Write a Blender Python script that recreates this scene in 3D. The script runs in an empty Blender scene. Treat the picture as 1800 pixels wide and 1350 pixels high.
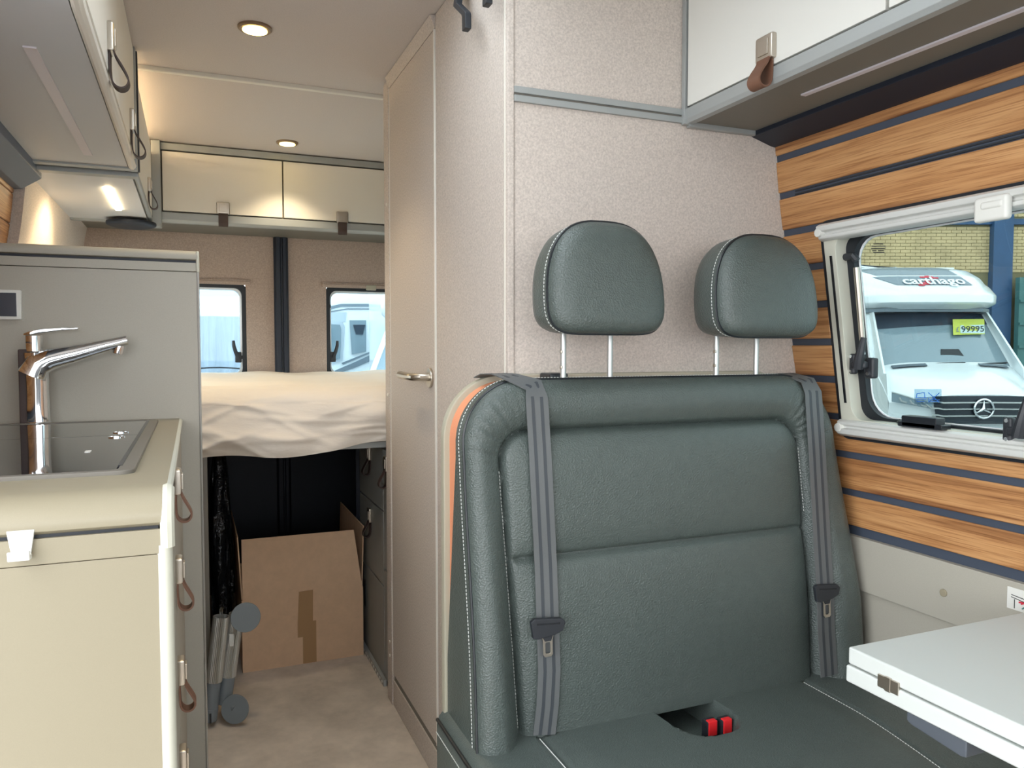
import bpy, bmesh, math, random
from mathutils import Vector, Matrix
random.seed(7)
S = bpy.context.scene
C = S.collection
# ------------------------------------------------------------------ camera
FPX, YAW, PIT, H = 1352.0, math.radians(22.5), math.atan(64/1352), 1.15
cd = bpy.data.cameras.new('camera'); cam = bpy.data.objects.new('camera', cd); C.objects.link(cam)
cam.location = (0, 0, H); cam.rotation_euler = (math.pi/2-PIT, 0, -YAW)
cd.sensor_width = 36; cd.sensor_fit = 'HORIZONTAL'; cd.lens = FPX/1800*36; cd.clip_start = .02; cd.clip_end = 200
S.camera = cam
# ------------------------------------------------------------------ sky: even overcast
w = bpy.data.worlds.new('overcast_sky'); S.world = w; w.use_nodes = True
bg = w.node_tree.nodes['Background']; bg.inputs[0].default_value = (.95, .975, 1, 1); bg.inputs[1].default_value = 1.0
# ------------------------------------------------------------------ exposure
vs = S.view_settings; vs.view_transform = 'Standard'; vs.look = 'None'; vs.gamma = 1; vs.use_curve_mapping = False
vs.exposure = 2.74
S.cycles.max_bounces = 16; S.cycles.diffuse_bounces = 8; S.cycles.transparent_max_bounces = 16

# ------------------------------------------------------------------ photo pixel (1800x1350) -> point on a plane of the van
def ray(u, v):
    a = (u-900)/FPX; b = (675-v)/FPX
    z = b*math.cos(PIT)-math.sin(PIT); f = math.cos(PIT)+b*math.sin(PIT)
    return Vector((f*math.sin(YAW)+a*math.cos(YAW), f*math.cos(YAW)-a*math.sin(YAW), z))
O0 = Vector((0, 0, H))
def PX(u, v, x): r = ray(u, v); return O0+r*(x/r.x)
def PY(u, v, y): r = ray(u, v); return O0+r*(y/r.y)
def PZ(u, v, z): r = ray(u, v); return O0+r*((z-H)/r.z)
def lerp(a, b, t): return a+(b-a)*t
def pw(tab, x):
    if x <= tab[0][0]: return tab[0][1]
    for (a, p), (b, q) in zip(tab, tab[1:]):
        if x <= b: return lerp(p, q, (x-a)/(b-a))
    return tab[-1][1]
def sst(a, b, x):
    t = min(1, max(0, (x-a)/(b-a))); return t*t*(3-2*t)

# ------------------------------------------------------------------ materials
def srgb(r, g, b):
    f = lambda c: c/12.92 if c <= .04045 else ((c+.055)/1.055)**2.4
    return (f(r/255), f(g/255), f(b/255), 1)
MATS = {}
def mat(name, col, rough=.5, metal=0, noise=None, bump=None, coat=0, spec=.5, emit=None, stretch=(1, 1, 1), pos=False):
    """noise=(scale, amount, detail); bump=(kind, scale, strength, distance)"""
    m = bpy.data.materials.new(name); m.use_nodes = True; nt = m.node_tree; N = nt.nodes; L = nt.links
    p = N['Principled BSDF']; MATS[name] = m
    p.inputs['Base Color'].default_value = col; p.inputs['Roughness'].default_value = rough; p.inputs['Metallic'].default_value = metal
    p.inputs['Coat Weight'].default_value = coat; p.inputs['Specular IOR Level'].default_value = spec
    if emit: p.inputs['Emission Color'].default_value = emit[0]; p.inputs['Emission Strength'].default_value = emit[1]
    vec = None
    if noise or bump:
        mp = N.new('ShaderNodeMapping'); mp.inputs['Scale'].default_value = stretch
        if pos: g = N.new('ShaderNodeNewGeometry'); L.new(g.outputs['Position'], mp.inputs[0])
        else: g = N.new('ShaderNodeTexCoord'); L.new(g.outputs['Object'], mp.inputs[0])
        vec = mp.outputs[0]
    if noise:
        t = N.new('ShaderNodeTexNoise'); t.inputs['Scale'].default_value = noise[0]; t.inputs['Detail'].default_value = noise[2]
        t.inputs['Roughness'].default_value = .65
        L.new(vec, t.inputs['Vector'])
        r = N.new('ShaderNodeValToRGB'); a = noise[1]
        r.color_ramp.elements[0].position = .3; r.color_ramp.elements[1].position = .7
        r.color_ramp.elements[0].color = tuple(c*(1-a) for c in col[:3])+(1,)
        r.color_ramp.elements[1].color = tuple(min(1, c*(1+a)) for c in col[:3])+(1,)
        L.new(t.outputs[0], r.inputs[0]); L.new(r.outputs[0], p.inputs['Base Color'])
    if bump:
        if bump[0] == 'voronoi':
            t = N.new('ShaderNodeTexVoronoi'); t.feature = 'F1'
        else:
            t = N.new('ShaderNodeTexNoise'); t.inputs['Detail'].default_value = 4
        t.inputs['Scale'].default_value = bump[1]; L.new(vec, t.inputs['Vector'])
        b = N.new('ShaderNodeBump'); b.inputs['Strength'].default_value = bump[2]; b.inputs['Distance'].default_value = bump[3]
        L.new(t.outputs[0], b.inputs['Height']); L.new(b.outputs[0], p.inputs['Normal'])
    return m
def wood(name, c1, c2, c3):
    m = bpy.data.materials.new(name); m.use_nodes = True; nt = m.node_tree; N = nt.nodes; L = nt.links; p = N['Principled BSDF']
    g = N.new('ShaderNodeNewGeometry'); mp = N.new('ShaderNodeMapping'); mp.inputs['Scale'].default_value = (6, 1.6, 38)
    L.new(g.outputs['Position'], mp.inputs[0])
    wv = N.new('ShaderNodeTexNoise'); wv.inputs['Scale'].default_value = 1.0; wv.inputs['Detail'].default_value = 5; wv.inputs['Distortion'].default_value = 1.0
    L.new(mp.outputs[0], wv.inputs['Vector'])
    r = N.new('ShaderNodeValToRGB'); e = r.color_ramp.elements
    e[0].position = .3; e[0].color = c1; e[1].position = .68; e[1].color = c3
    k = r.color_ramp.elements.new(.47); k.color = c2
    L.new(wv.outputs[0], r.inputs[0])
    mp2 = N.new('ShaderNodeMapping'); mp2.inputs['Scale'].default_value = (20, 9, 420); L.new(g.outputs['Position'], mp2.inputs[0])
    n2 = N.new('ShaderNodeTexNoise'); n2.inputs['Scale'].default_value = 1; n2.inputs['Detail'].default_value = 3; L.new(mp2.outputs[0], n2.inputs['Vector'])
    r2 = N.new('ShaderNodeValToRGB'); r2.color_ramp.elements[0].position = .36; r2.color_ramp.elements[0].color = (.62, .52, .44, 1)
    r2.color_ramp.elements[1].position = .52; r2.color_ramp.elements[1].color = (1, 1, 1, 1); L.new(n2.outputs[0], r2.inputs[0])
    mx = N.new('ShaderNodeMix'); mx.data_type = 'RGBA'; mx.blend_type = 'MULTIPLY'; mx.inputs['Factor'].default_value = .8
    L.new(r.outputs[0], mx.inputs['A']); L.new(r2.outputs[0], mx.inputs['B']); L.new(mx.outputs['Result'], p.inputs['Base Color'])
    p.inputs['Roughness'].default_value = .5
    b = N.new('ShaderNodeBump'); b.inputs['Strength'].default_value = .15; b.inputs['Distance'].default_value = .001
    L.new(n2.outputs[0], b.inputs['Height']); L.new(b.outputs[0], p.inputs['Normal'])
    MATS[name] = m; return m
def glass(name, tint, refl=1.0, rough=0.0):
    m = bpy.data.materials.new(name); m.use_nodes = True; nt = m.node_tree; N = nt.nodes; L = nt.links
    N.remove(N['Principled BSDF']); out = N['Material Output']
    t = N.new('ShaderNodeBsdfTransparent'); t.inputs[0].default_value = tint
    gl = N.new('ShaderNodeBsdfGlossy'); gl.inputs['Roughness'].default_value = rough; gl.inputs[0].default_value = (refl, refl, refl, 1)
    fr = N.new('ShaderNodeFresnel'); ge = N.new('ShaderNodeNewGeometry'); mr = N.new('ShaderNodeMapRange'); mr.inputs['To Min'].default_value = 1.45; mr.inputs['To Max'].default_value = 1/1.45
    L.new(ge.outputs['Backfacing'], mr.inputs['Value']); L.new(mr.outputs[0], fr.inputs[0])   # same reflectance on both faces of a pane
    mx = N.new('ShaderNodeMixShader'); L.new(fr.outputs[0], mx.inputs[0]); L.new(t.outputs[0], mx.inputs[1]); L.new(gl.outputs[0], mx.inputs[2])
    L.new(mx.outputs[0], out.inputs[0]); MATS[name] = m; return m

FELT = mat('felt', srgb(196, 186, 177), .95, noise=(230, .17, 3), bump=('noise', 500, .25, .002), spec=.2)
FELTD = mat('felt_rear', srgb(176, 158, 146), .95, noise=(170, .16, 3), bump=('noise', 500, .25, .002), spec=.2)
CEIL = mat('ceiling_fabric', srgb(200, 192, 187), .95, noise=(320, .06, 2), bump=('noise', 700, .3, .001), spec=.2)
LEATH = mat('leather', srgb(75, 84, 81), .36, noise=(60, .06, 2), bump=('voronoi', 330, .55, .0016))
LEATHS = mat('leather_smooth', srgb(80, 89, 86), .42, noise=(60, .05, 2), bump=('voronoi', 380, .4, .0014))
PIPE = mat('piping', srgb(26, 31, 35), .4)
THREAD = mat('thread', srgb(205, 208, 204), .7)
ORANGE = mat('orange_leather', srgb(226, 150, 112), .6, bump=('voronoi', 400, .2, .001))
SHELL = mat('shell_beige', srgb(170, 166, 148), .5)
BELT = mat('belt', srgb(92, 95, 96), .45, bump=('noise', 900, .3, .001))
BELTD = mat('belt_dark', srgb(58, 63, 68), .5)
BLACKP = mat('black_plastic', srgb(38, 41, 46), .45)
BLACKG = mat('black_gloss', srgb(28, 31, 36), .25)
CHROME = mat('chrome', (.86, .88, .9, 1), .06, 1)
STEEL = mat('brushed_steel', srgb(196, 188, 176), .32, 1)
ALU = mat('aluminium', srgb(196, 198, 196), .4, .85)
SILV = mat('silver_rail', srgb(208, 209, 205), .35, .15)
ALUP = mat('aluminium_paint', srgb(160, 164, 163), .42, .25)
WHITEM = mat('white_matt', srgb(216, 216, 210), .45)
WHITED = mat('door_white', srgb(222, 218, 208), .5)
TABLE = mat('table_white', srgb(192, 197, 194), .42)
BEIGE = mat('kitchen_beige', srgb(146, 138, 117), .42, noise=(900, .02, 1))
TAUPE = mat('taupe', srgb(166, 162, 150), .5, noise=(700, .03, 1))
TAUPED = mat('taupe_dark', srgb(112, 108, 100), .55)
GREYL = mat('locker_grey', srgb(192, 194, 197), .5)
NAVY = mat('navy_black', srgb(22, 30, 44), .5)
STRIPE = mat('stripe_dark', srgb(62, 70, 84), .5)
FLOORM = mat('vinyl_floor', srgb(204, 192, 178), .45, noise=(7, .22, 6))
WOOD = wood('wood_slats', srgb(134, 88, 52), srgb(180, 130, 82), srgb(200, 152, 102))
LEATHB = mat('strap_leather', srgb(110, 76, 58), .6)
LEATHDK = mat('strap_leather_dark', srgb(62, 48, 44), .6)
SHEET = mat('bed_sheet', srgb(236, 227, 215), .9, bump=('noise', 14, .25, .01), stretch=(1, 1, 3))
CARD = mat('cardboard', srgb(214, 180, 148), .85, noise=(30, .05, 3))
TAPE = mat('parcel_tape', srgb(168, 132, 92), .3)
DRAWER = mat('drawer_grey', srgb(132, 135, 133), .5)
GREYP = mat('grey_plastic', srgb(120, 128, 134), .55)
BAG = mat('plastic_bag', srgb(26, 30, 36), .22, bump=('noise', 18, .9, .03))
RUBBER = mat('rubber', srgb(22, 27, 34), .5)
CREAM = mat('cream_frame', srgb(198, 198, 184), .4)
HOBG = mat('hob_glass', srgb(34, 36, 40), .04, coat=.5)
SCREEN = mat('display', srgb(46, 52, 64), .12)
RED = mat('red_button', srgb(226, 40, 46), .4)
LEDOFF = mat('led_cover', srgb(206, 200, 206), .4)
LEDON = mat('led_lit', (1, .82, .6, 1), .4, emit=((1, .78, .45, 1), 9))
LAMPON = mat('lamp_lit', (1, .8, .3, 1), .4, emit=((1, .72, .22, 1), 3.2))
BRONZE = mat('bronze_ring', srgb(150, 128, 106), .35, .8)
GLASS = glass('tinted_window', (.44, .50, .50, 1), .55)
GLASSR = glass('tinted_window_rear', (.56, .65, .68, 1), .45)
FILM = glass('sticker_film', (.72, .8, .86, 1), .3, .3)
PRINT = mat('print_black', srgb(60, 62, 60), .7)
PRINTB = mat('print_blue', srgb(50, 110, 190), .7)
# outdoors
VANW = mat('van_white', srgb(238, 242, 244), .2, coat=.6)
VANG = mat('van_grey', srgb(120, 132, 142), .3)
VANGL = mat('van_silver', srgb(188, 198, 206), .35)
WINDS = mat('windscreen', srgb(128, 146, 156), .05, coat=1)
WINDSD = mat('windscreen_shade', srgb(48, 60, 74), .2)
GRILLE = mat('grille_dark', srgb(34, 42, 52), .35)
ASPH = mat('asphalt', srgb(150, 152, 153), .9, noise=(20, .15, 4))
BRICK = mat('brick_yellow', srgb(214, 188, 142), .85, noise=(1.3, .16, 3), pos=True)
MORTAR = mat('mortar', srgb(132, 122, 90), .9)
BLUEB = mat('blue_steel', srgb(52, 84, 122), .45, noise=(2, .1, 2))
GREENT = mat('teal_door', srgb(76, 122, 120), .5)
CARDY = mat('price_card', srgb(206, 214, 90), .6)
CARDW = mat('price_strip', srgb(204, 226, 222), .6)
REDD = mat('decal_red', srgb(206, 48, 70), .5)
TARP = mat('tarpaulin', srgb(178, 190, 204), .55, bump=('noise', 1.6, .8, .25), stretch=(2.2, 1, .35))
NOTICE = mat('notice_cream', srgb(232, 224, 190), .7)

# ------------------------------------------------------------------ mesh building
class MB:
    def __init__(s): s.v = []; s.f = []; s.uv = None
    def add(s, vs, fs):
        n = len(s.v); s.v += [Vector(p) for p in vs]; s.f += [tuple(i+n for i in f) for f in fs]; return s
    def box(s, x0, x1, y0, y1, z0, z1):
        return s.add([(x, y, z) for z in (z0, z1) for y in (y0, y1) for x in (x0, x1)],
                     [(0, 2, 3, 1), (4, 5, 7, 6), (0, 1, 5, 4), (2, 6, 7, 3), (0, 4, 6, 2), (1, 3, 7, 5)])
    def hexa(s, p):   # 8 points: bottom 4 ccw, top 4 ccw
        return s.add(p, [(3, 2, 1, 0), (4, 5, 6, 7), (0, 1, 5, 4), (1, 2, 6, 5), (2, 3, 7, 6), (3, 0, 4, 7)])
    def prism(s, pts, fn, a, b):   # polygon pts (p,q) -> fn(p,q,t)
        n = len(pts)
        return s.add([fn(p, q, a) for p, q in pts]+[fn(p, q, b) for p, q in pts],
                     [tuple(range(n))[::-1], tuple(range(n, 2*n))]+[(i, (i+1) % n, n+(i+1) % n, n+i) for i in range(n)])
    def grid(s, fn, nu, nv, closeu=False):
        vs = [fn(i/(nu if closeu else nu-1), j/(nv-1)) for j in range(nv) for i in range(nu)]
        fs = []
        for j in range(nv-1):
            for i in range(nu if closeu else nu-1):
                k = (i+1) % nu
                fs.append((j*nu+i, j*nu+k, (j+1)*nu+k, (j+1)*nu+i))
        return s.add(vs, fs)
    def rings(s, R, cap0=True, cap1=True):   # list of equal-length closed rings
        n = len(R[0]); vs = [p for r in R for p in r]; fs = []
        for j in range(len(R)-1):
            for i in range(n):
                k = (i+1) % n; fs.append((j*n+i, j*n+k, (j+1)*n+k, (j+1)*n+i))
        if cap0: fs.append(tuple(range(n))[::-1])
        if cap1: fs.append(tuple(range((len(R)-1)*n, len(R)*n)))
        return s.add(vs, fs)
    def tube(s, path, r, n=8, closed=False):
        P = [Vector(p) for p in path]; m = len(P); R = []
        up = None
        for i, p in enumerate(P):
            if closed: d = P[(i+1) % m]-P[i-1]
            else: d = P[min(i+1, m-1)]-P[max(i-1, 0)]
            d.normalize()
            if up is None:
                up = Vector((0, 0, 1)) if abs(d.z) < .9 else Vector((1, 0, 0))
            a = up-d*up.dot(d); a.normalize(); up = a; b = d.cross(a)
            rr = r[i] if isinstance(r, (list, tuple)) else r
            R.append([p+a*(rr*math.cos(2*math.pi*k/n))+b*(rr*math.sin(2*math.pi*k/n)) for k in range(n)])
        if closed:
            R.append(R[0]); return s.rings(R, False, False)
        return s.rings(R)
    def cyl(s, a, b, r, n=16, r2=None):
        return s.tube([a, b], [r, r if r2 is None else r2], n)
    def ribbon(s, L, R, th, nrm):  # left/right edge point lists, thickness along nrm (list)
        n = len(L); vs = []; fs = []
        for l, r, k in zip(L, R, nrm):
            l = Vector(l); r = Vector(r); k = Vector(k); vs += [l, r, r-k*th, l-k*th]
        for i in range(n-1):
            a = i*4
            for e in range(4):
                g = (e+1) % 4; fs.append((a+e, a+g, a+4+g, a+4+e))
        fs += [(3, 2, 1, 0), tuple((n-1)*4+e for e in range(4))]
        return s.add(vs, fs)

def wloc(o):
    p = Vector((0, 0, 0))
    while o is not None: p += o.location; o = o.parent
    return p
def ob(name, mb, m, parent=None, bev=0, seg=2, smooth=35, origin=None):
    base = wloc(parent)
    if parent is None:
        if origin is None:
            xs = [v.x for v in mb.v]; ys = [v.y for v in mb.v]; zs = [v.z for v in mb.v]
            origin = Vector(((min(xs)+max(xs))/2, (min(ys)+max(ys))/2, min(zs)))
        base = Vector(origin)
    me = bpy.data.meshes.new(name); me.from_pydata([v-base for v in mb.v], [], mb.f); me.update()
    bm = bmesh.new(); bm.from_mesh(me)
    bmesh.ops.recalc_face_normals(bm, faces=bm.faces)
    if bev:
        es = [e for e in bm.edges if len(e.link_faces) == 2 and e.calc_face_angle(0) > .5]
        bmesh.ops.bevel(bm, geom=es, offset=bev, segments=seg, profile=.5, affect='EDGES', clamp_overlap=True)
    bm.to_mesh(me); bm.free()
    if smooth:
        me.polygons.foreach_set('use_smooth', [True]*len(me.polygons)); me.set_sharp_from_angle(angle=math.radians(smooth))
    me.materials.append(m)
    o = bpy.data.objects.new(name, me); C.objects.link(o)
    if bev and smooth: wm_ = o.modifiers.new('weighted_normals', 'WEIGHTED_NORMAL'); wm_.keep_sharp = True; wm_.weight = 100
    if parent is not None: o.parent = parent
    else: o.location = base
    return o
def tag(o, label, cat, group=None, kind=None):
    o['label'] = label; o['category'] = cat
    if group: o['group'] = group
    if kind: o['kind'] = kind
    return o
def thing(name, label, cat, loc, group=None):
    o = bpy.data.objects.new(name, None); C.objects.link(o); o.location = loc; o.empty_display_size = .05
    return tag(o, label, cat, group)
def struct(o, label, cat):
    o['kind'] = 'structure'; o['label'] = label; o['category'] = cat; return o
def sthing(name, label, cat, loc): return struct(thing(name, label, cat, loc), label, cat)
def lab(o, t): o['label'] = t; return o
def BX(*a): return MB().box(*a)

# leather strap handle with a metal plate: p = plate centre on the door, n outward, a = width direction
def strap_handle(door, p, n, a, w=.032, h=.042, loop=.06, strap=LEATHB, plate=STEEL, out=.03):
    p = Vector(p); n = Vector(n); a = Vector(a); up = Vector((0, 0, 1))
    def q(ca, cz, cn): return p+a*ca+up*cz+n*cn
    mb = MB(); mb.hexa([q(-w/2, -h/2, -.002), q(w/2, -h/2, -.002), q(w/2, -h/2, .011), q(-w/2, -h/2, .011), q(-w/2, h/2, -.002), q(w/2, h/2, -.002), q(w/2, h/2, .011), q(-w/2, h/2, .011)])
    pl = ob('latch_plate', mb, plate, door, bev=.004)
    lab(pl, 'square metal latch plate')
    mb = MB(); k = .3
    mb.hexa([q(-w*k, -h*k, .010), q(w*k, -h*k, .010), q(w*k, -h*k, .0135), q(-w*k, -h*k, .0135), q(-w*k, h*k, .010), q(w*k, h*k, .010), q(w*k, h*k, .0135), q(-w*k, h*k, .0135)])
    b = ob('push_button', mb, plate, door, bev=.001)
    pts = [(.008, -h/2+.004), (.011, -h/2-.006), (out*.75, -h/2-loop*.45), (out, -h/2-loop*.75), (out*.85, -h/2-loop*.95), (out*.5, -h/2-loop), (out*.2, -h/2-loop*.85), (.004, -h/2-loop*.5), (.004, -h/2-.004), (.005, -h/2+.004)]
    # smooth the path
    for _ in range(2):
        np_ = [pts[0]]
        for (x0, y0), (x1, y1) in zip(pts, pts[1:]): np_ += [(.75*x0+.25*x1, .75*y0+.25*y1), (.25*x0+.75*x1, .25*y0+.75*y1)]
        pts = np_+[pts[-1]]
    Lp = []; Rp = []; Nn = []
    for i, (cn, cz) in enumerate(pts):
        x0, y0 = pts[max(i-1, 0)]; x1, y1 = pts[min(i+1, len(pts)-1)]; d = math.hypot(x1-x0, y1-y0) or 1
        Lp.append(q(-w*.36, cz, cn)); Rp.append(q(w*.36, cz, cn)); Nn.append(n*((y1-y0)/d)-up*((x1-x0)/d))
    st = ob('leather_strap', MB().ribbon(Lp, Rp, .0028, Nn), strap, door)
    lab(st, 'folded leather pull strap')
    return pl

# ================================================================== the setting
ZC = 1.985            # ceiling
YR = 3.80             # rear doors
XC, YP = .575, 1.41   # closet face, closet front wall
WPROF = [(0, 1.35), (.75, 1.345), (.955, 1.335), (1.165, 1.292), (1.415, 1.262), (1.5, 1.248), (1.62, 1.234), (1.985, 1.15)]
def xw(z): return pw(WPROF, z)
def xl(z): return .78-xw(z)

struct(ob('floor', BX(-.60, 1.40, -1.2, 3.9, -.04, 0), FLOORM, smooth=0), 'mottled grey brown vinyl van floor', 'floor')
HX0, HX1, HY0, HY1 = .02, .55, .70, 1.64   # opening for an added, unseen roof hatch that brings in more daylight
ce_ = MB()
for q in ((-.60, 1.40, -.5, HY0), (-.60, 1.40, HY1, 3.9), (-.60, HX0, HY0, HY1), (HX1, 1.40, HY0, HY1)): ce_.box(*q, ZC, ZC+.04)
ce_.box(-.60, 1.40, -1.55, -.5, ZC, ZC+.04)
ce = struct(ob('ceiling', ce_, CEIL, smooth=0), 'pinkish grey fabric van ceiling', 'ceiling')
ob('seam_trim', BX(-.14, .60, 2.555, 2.575, ZC-.012, ZC+.002), WHITED, ce, bev=.003)

# --- wall right: dark backing behind wooden planks, window opening left free
WY0, WY1, WZ0, WZ1 = .22, 1.285, .955, 1.415
SY_0, SY_1, SZ_0, SZ_1 = 2.60, 3.62, 1.05, 1.42   # added bed side windows, hidden from this camera, to brighten the rear
def wallstrip(y0, y1, z0, z1, t=.025, off=0):
    zs = sorted({z0, z1}|{z for z, _ in WPROF if z0 < z < z1})
    pts = [(xw(z)-off, z) for z in zs]+[(xw(z)-off+t, z) for z in reversed(zs)]
    return MB().prism(pts, lambda p, q, y: (p, y, q), y0, y1)
wr = MB()
for a in ((-.5, YP+.02, .735, WZ0), (-.5, YP+.02, WZ1, 1.985), (WY1, YP+.02, WZ0, WZ1), (-.5, WY0, WZ0, WZ1), (YP+.02, SY_0, 0, 1.985), (SY_1, 3.9, 0, 1.985), (SY_0, SY_1, 0, SZ_0), (SY_0, SY_1, SZ_1, 1.985)):
    k = wallstrip(*a); wr.add(k.v, k.f)
wall_right = struct(ob('wall_right', wr, STRIPE, smooth=30), 'side wall clad in wooden planks with dark grooves', 'wall')
GR = [.747+.0831*i for i in range(11)]
def plank(wall, fx, y0, y1, z0, z1, sgn=1):
    n = 3
    zs = [lerp(z0, z1, i/n) for i in range(n+1)]
    pts = [(fx(z)-sgn*.0045, z) for z in zs]+[(fx(z)+sgn*.004, z) for z in reversed(zs)]
    return ob('plank', MB().prism(pts, lambda p, q, y: (p, y, q), y0, y1), WOOD, wall, bev=.0015, seg=1)
for i in range(11):
    z0 = GR[i]+(.010 if i == 0 else .0075); z1 = GR[i+1]-.0075 if i < 10 else 1.622
    if z1 <= WZ0+.001 or z0 >= WZ1-.005: plank(wall_right, xw, -.45, YP, z0, z1)
    elif z0 < WZ0:  # the plank the window cuts into
        plank(wall_right, xw, -.45, YP, z0, WZ0-.004)
        plank(wall_right, xw, WY1+.004, YP, WZ0-.004, z1)
    elif z1 > WZ1: plank(wall_right, xw, WY1+.004, YP, z0, z1)
    else: plank(wall_right, xw, WY1+.004, YP, z0, z1)
# channel in the second groove from the top
gz = GR[9]
ob('groove_channel', MB().prism([(xw(gz)-.003, gz-.005), (xw(gz)-.003, gz-.002), (xw(gz)+.001, gz-.002), (xw(gz)+.001, gz+.002), (xw(gz)-.003, gz+.002), (xw(gz)-.003, gz+.005), (xw(gz)+.004, gz+.005), (xw(gz)+.004, gz-.005)], lambda p, q, y: (p, y, q), -.45, 1.36), BLACKP, wall_right, smooth=0)
# beige lower panel with a stepped apron and screw cover
zline = PX(1590, 1068, 1.33).z
ob('apron_panel', wallstrip(-.5, YP, zline, .737, .02, .012), TAUPE, wall_right, bev=.002)
ob('lower_panel', wallstrip(-.5, YP, 0, zline+.01, .02, 0), TAUPE, wall_right)
p = PX(1659, 1042, xw(.7)-.012)
ob('screw_cover', MB().cyl(p+Vector((.004, 0, 0)), p-Vector((.003, 0, 0)), .0075, 16), BEIGE, wall_right, bev=.001)
# black corner rail under the right locker
t1 = MB().prism([(1.165, 1.638), (1.165, 1.622), (xw(1.6)-.016, 1.606), (xw(1.6), 1.604), (1.26, 1.638)], lambda p, q, y: (p, y, q), -.45, 1.412)
struct(ob('trim_1', t1, NAVY, bev=.002), 'black angled rail between right locker and wooden planks', 'trim')

# --- driver's cab behind the camera: windscreen, side glass, sliding door opening on the left
CABM = mat('cab_trim', srgb(120, 122, 124), .6)
cab = BX(-.60, 1.40, -1.6, -1.55, 0, 1.0); cab.box(-.60, 1.40, -1.6, -1.55, 1.72, ZC)
struct(ob('wall_front', cab, CABM, smooth=0), 'cab bulkhead around the windscreen', 'wall')
for x0, x1, nm in ((1.345, 1.375, 'wall_cab_right'), (-.60, -.57, 'wall_cab_left')):
    c_ = BX(x0, x1, -1.55, -.5, 0, .95); c_.box(x0, x1, -1.55, -.5, 1.6, ZC); c_.box(x0, x1, -.6, -.5, .95, 1.6); c_.box(x0, x1, -1.55, -1.45, .95, 1.6)
    struct(ob(nm, c_, CABM, smooth=0), 'cab side with door window', 'wall')

# --- wall left
wl = MB()
def lstrip(y0, y1, z0, z1, o0, o1):
    zs = sorted({z0, z1}|{z for z, _ in WPROF if z0 < z < z1})
    return MB().prism([(xl(z)+o0, z) for z in zs]+[(xl(z)+o1, z) for z in reversed(zs)], lambda p, q, y: (p, y, q), y0, y1)
for a in ((1.0, SY_0, 0, 1.985), (SY_1, 3.9, 0, 1.985), (SY_0, SY_1, 0, SZ_0), (SY_0, SY_1, SZ_1, 1.985)):
    k = lstrip(*a, 0, -.03); wl.add(k.v, k.f)
wall_left = struct(ob('wall_left', wl, STRIPE), 'side wall with wooden planks behind the kitchen', 'wall')
for i in range(3, 11):
    z1 = GR[i+1]-.0015 if i < 10 else 1.612
    plank(wall_left, xl, 1.02, 2.53, GR[i]+.0015, z1, -1)
fp = MB()
for a in ((2.535, SY_0, .7, 1.985), (SY_1, YR, .7, 1.985), (SY_0, SY_1, .7, SZ_0), (SY_0, SY_1, SZ_1, 1.985)):
    k = lstrip(*a, .03, -.01); fp.add(k.v, k.f)
ob('felt_panel', fp, FELT, wall_left)
t2 = MB().prism([(-.385, 1.665), (-.385, 1.625), (xl(1.6)+.022, 1.592), (xl(1.6)-.01, 1.590), (-.5, 1.665)], lambda p, q, y: (p, y, q), 1.02, 2.53)
struct(ob('trim_2', t2, mat('rail_slate', srgb(92, 100, 114), .5), bev=.002), 'grey angled rail under the left locker', 'trim')

# --- rear wall: two doors with felt lining, a dark centre pillar
RW = [(-.16, .232, 1.0, 1.445), (.600, .99, 1.0, 1.445)]
rw = MB(); 
for x0, x1, (a, b, c, d) in ((-.60, .39, RW[0]), (.39, 1.40, RW[1])):
    rw.box(x0, x1, YR, YR+.05, d, 1.985); rw.box(x0, a, YR, YR+.05, c, d); rw.box(b, x1, YR, YR+.05, c, d); rw.box(x0, x1, YR, YR+.05, .9, c)
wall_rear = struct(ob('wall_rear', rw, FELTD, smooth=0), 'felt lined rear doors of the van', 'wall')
ob('lower_lining', BX(-.60, 1.40, YR-.01, YR+.05, 0, .9), NAVY, wall_rear)
pil = MB().prism([(.357, YR+.01), (.357, YR-.02), (.366, YR-.032), (.385, YR-.032), (.387, YR-.024), (.395, YR-.024), (.397, YR-.032), (.412, YR-.032), (.422, YR-.02), (.422, YR+.01)], lambda p, q, z: (p, q, z), 0, 1.7)
struct(ob('trim_3', pil, NAVY, bev=.002), 'dark navy centre pillar between the rear windows', 'trim')
for xx in (.335, .448):
    ob('screw_cap', MB().cyl((xx, YR-.004, 1.47), (xx, YR+.002, 1.47), .008, 12), FELTD, wall_rear)

# rounded rectangle outline
def rrect(a, b, c, d, r, n=6):
    P = []
    for cx, cy, t0 in ((b-r, d-r, 0), (a+r, d-r, 90), (a+r, c+r, 180), (b-r, c+r, 270)):
        for i in range(n+1):
            t = math.radians(t0+90*i/n); P.append((cx+r*math.cos(t), cy+r*math.sin(t)))
    return P
def frame_ring(mb, outer, inner, fn, t0, t1):  # ring between two outlines of equal count
    n = len(outer)
    vs = [fn(*p, t0) for p in outer]+[fn(*p, t0) for p in inner]+[fn(*p, t1) for p in outer]+[fn(*p, t1) for p in inner]; fs = []
    for i in range(n):
        k = (i+1) % n
        fs += [(i, k, n+k, n+i), (2*n+i, 3*n+i, 3*n+k, 2*n+k), (i, 2*n+i, 2*n+k, k), (n+i, n+k, 3*n+k, 3*n+i)]
    return mb.add(vs, fs)

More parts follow.
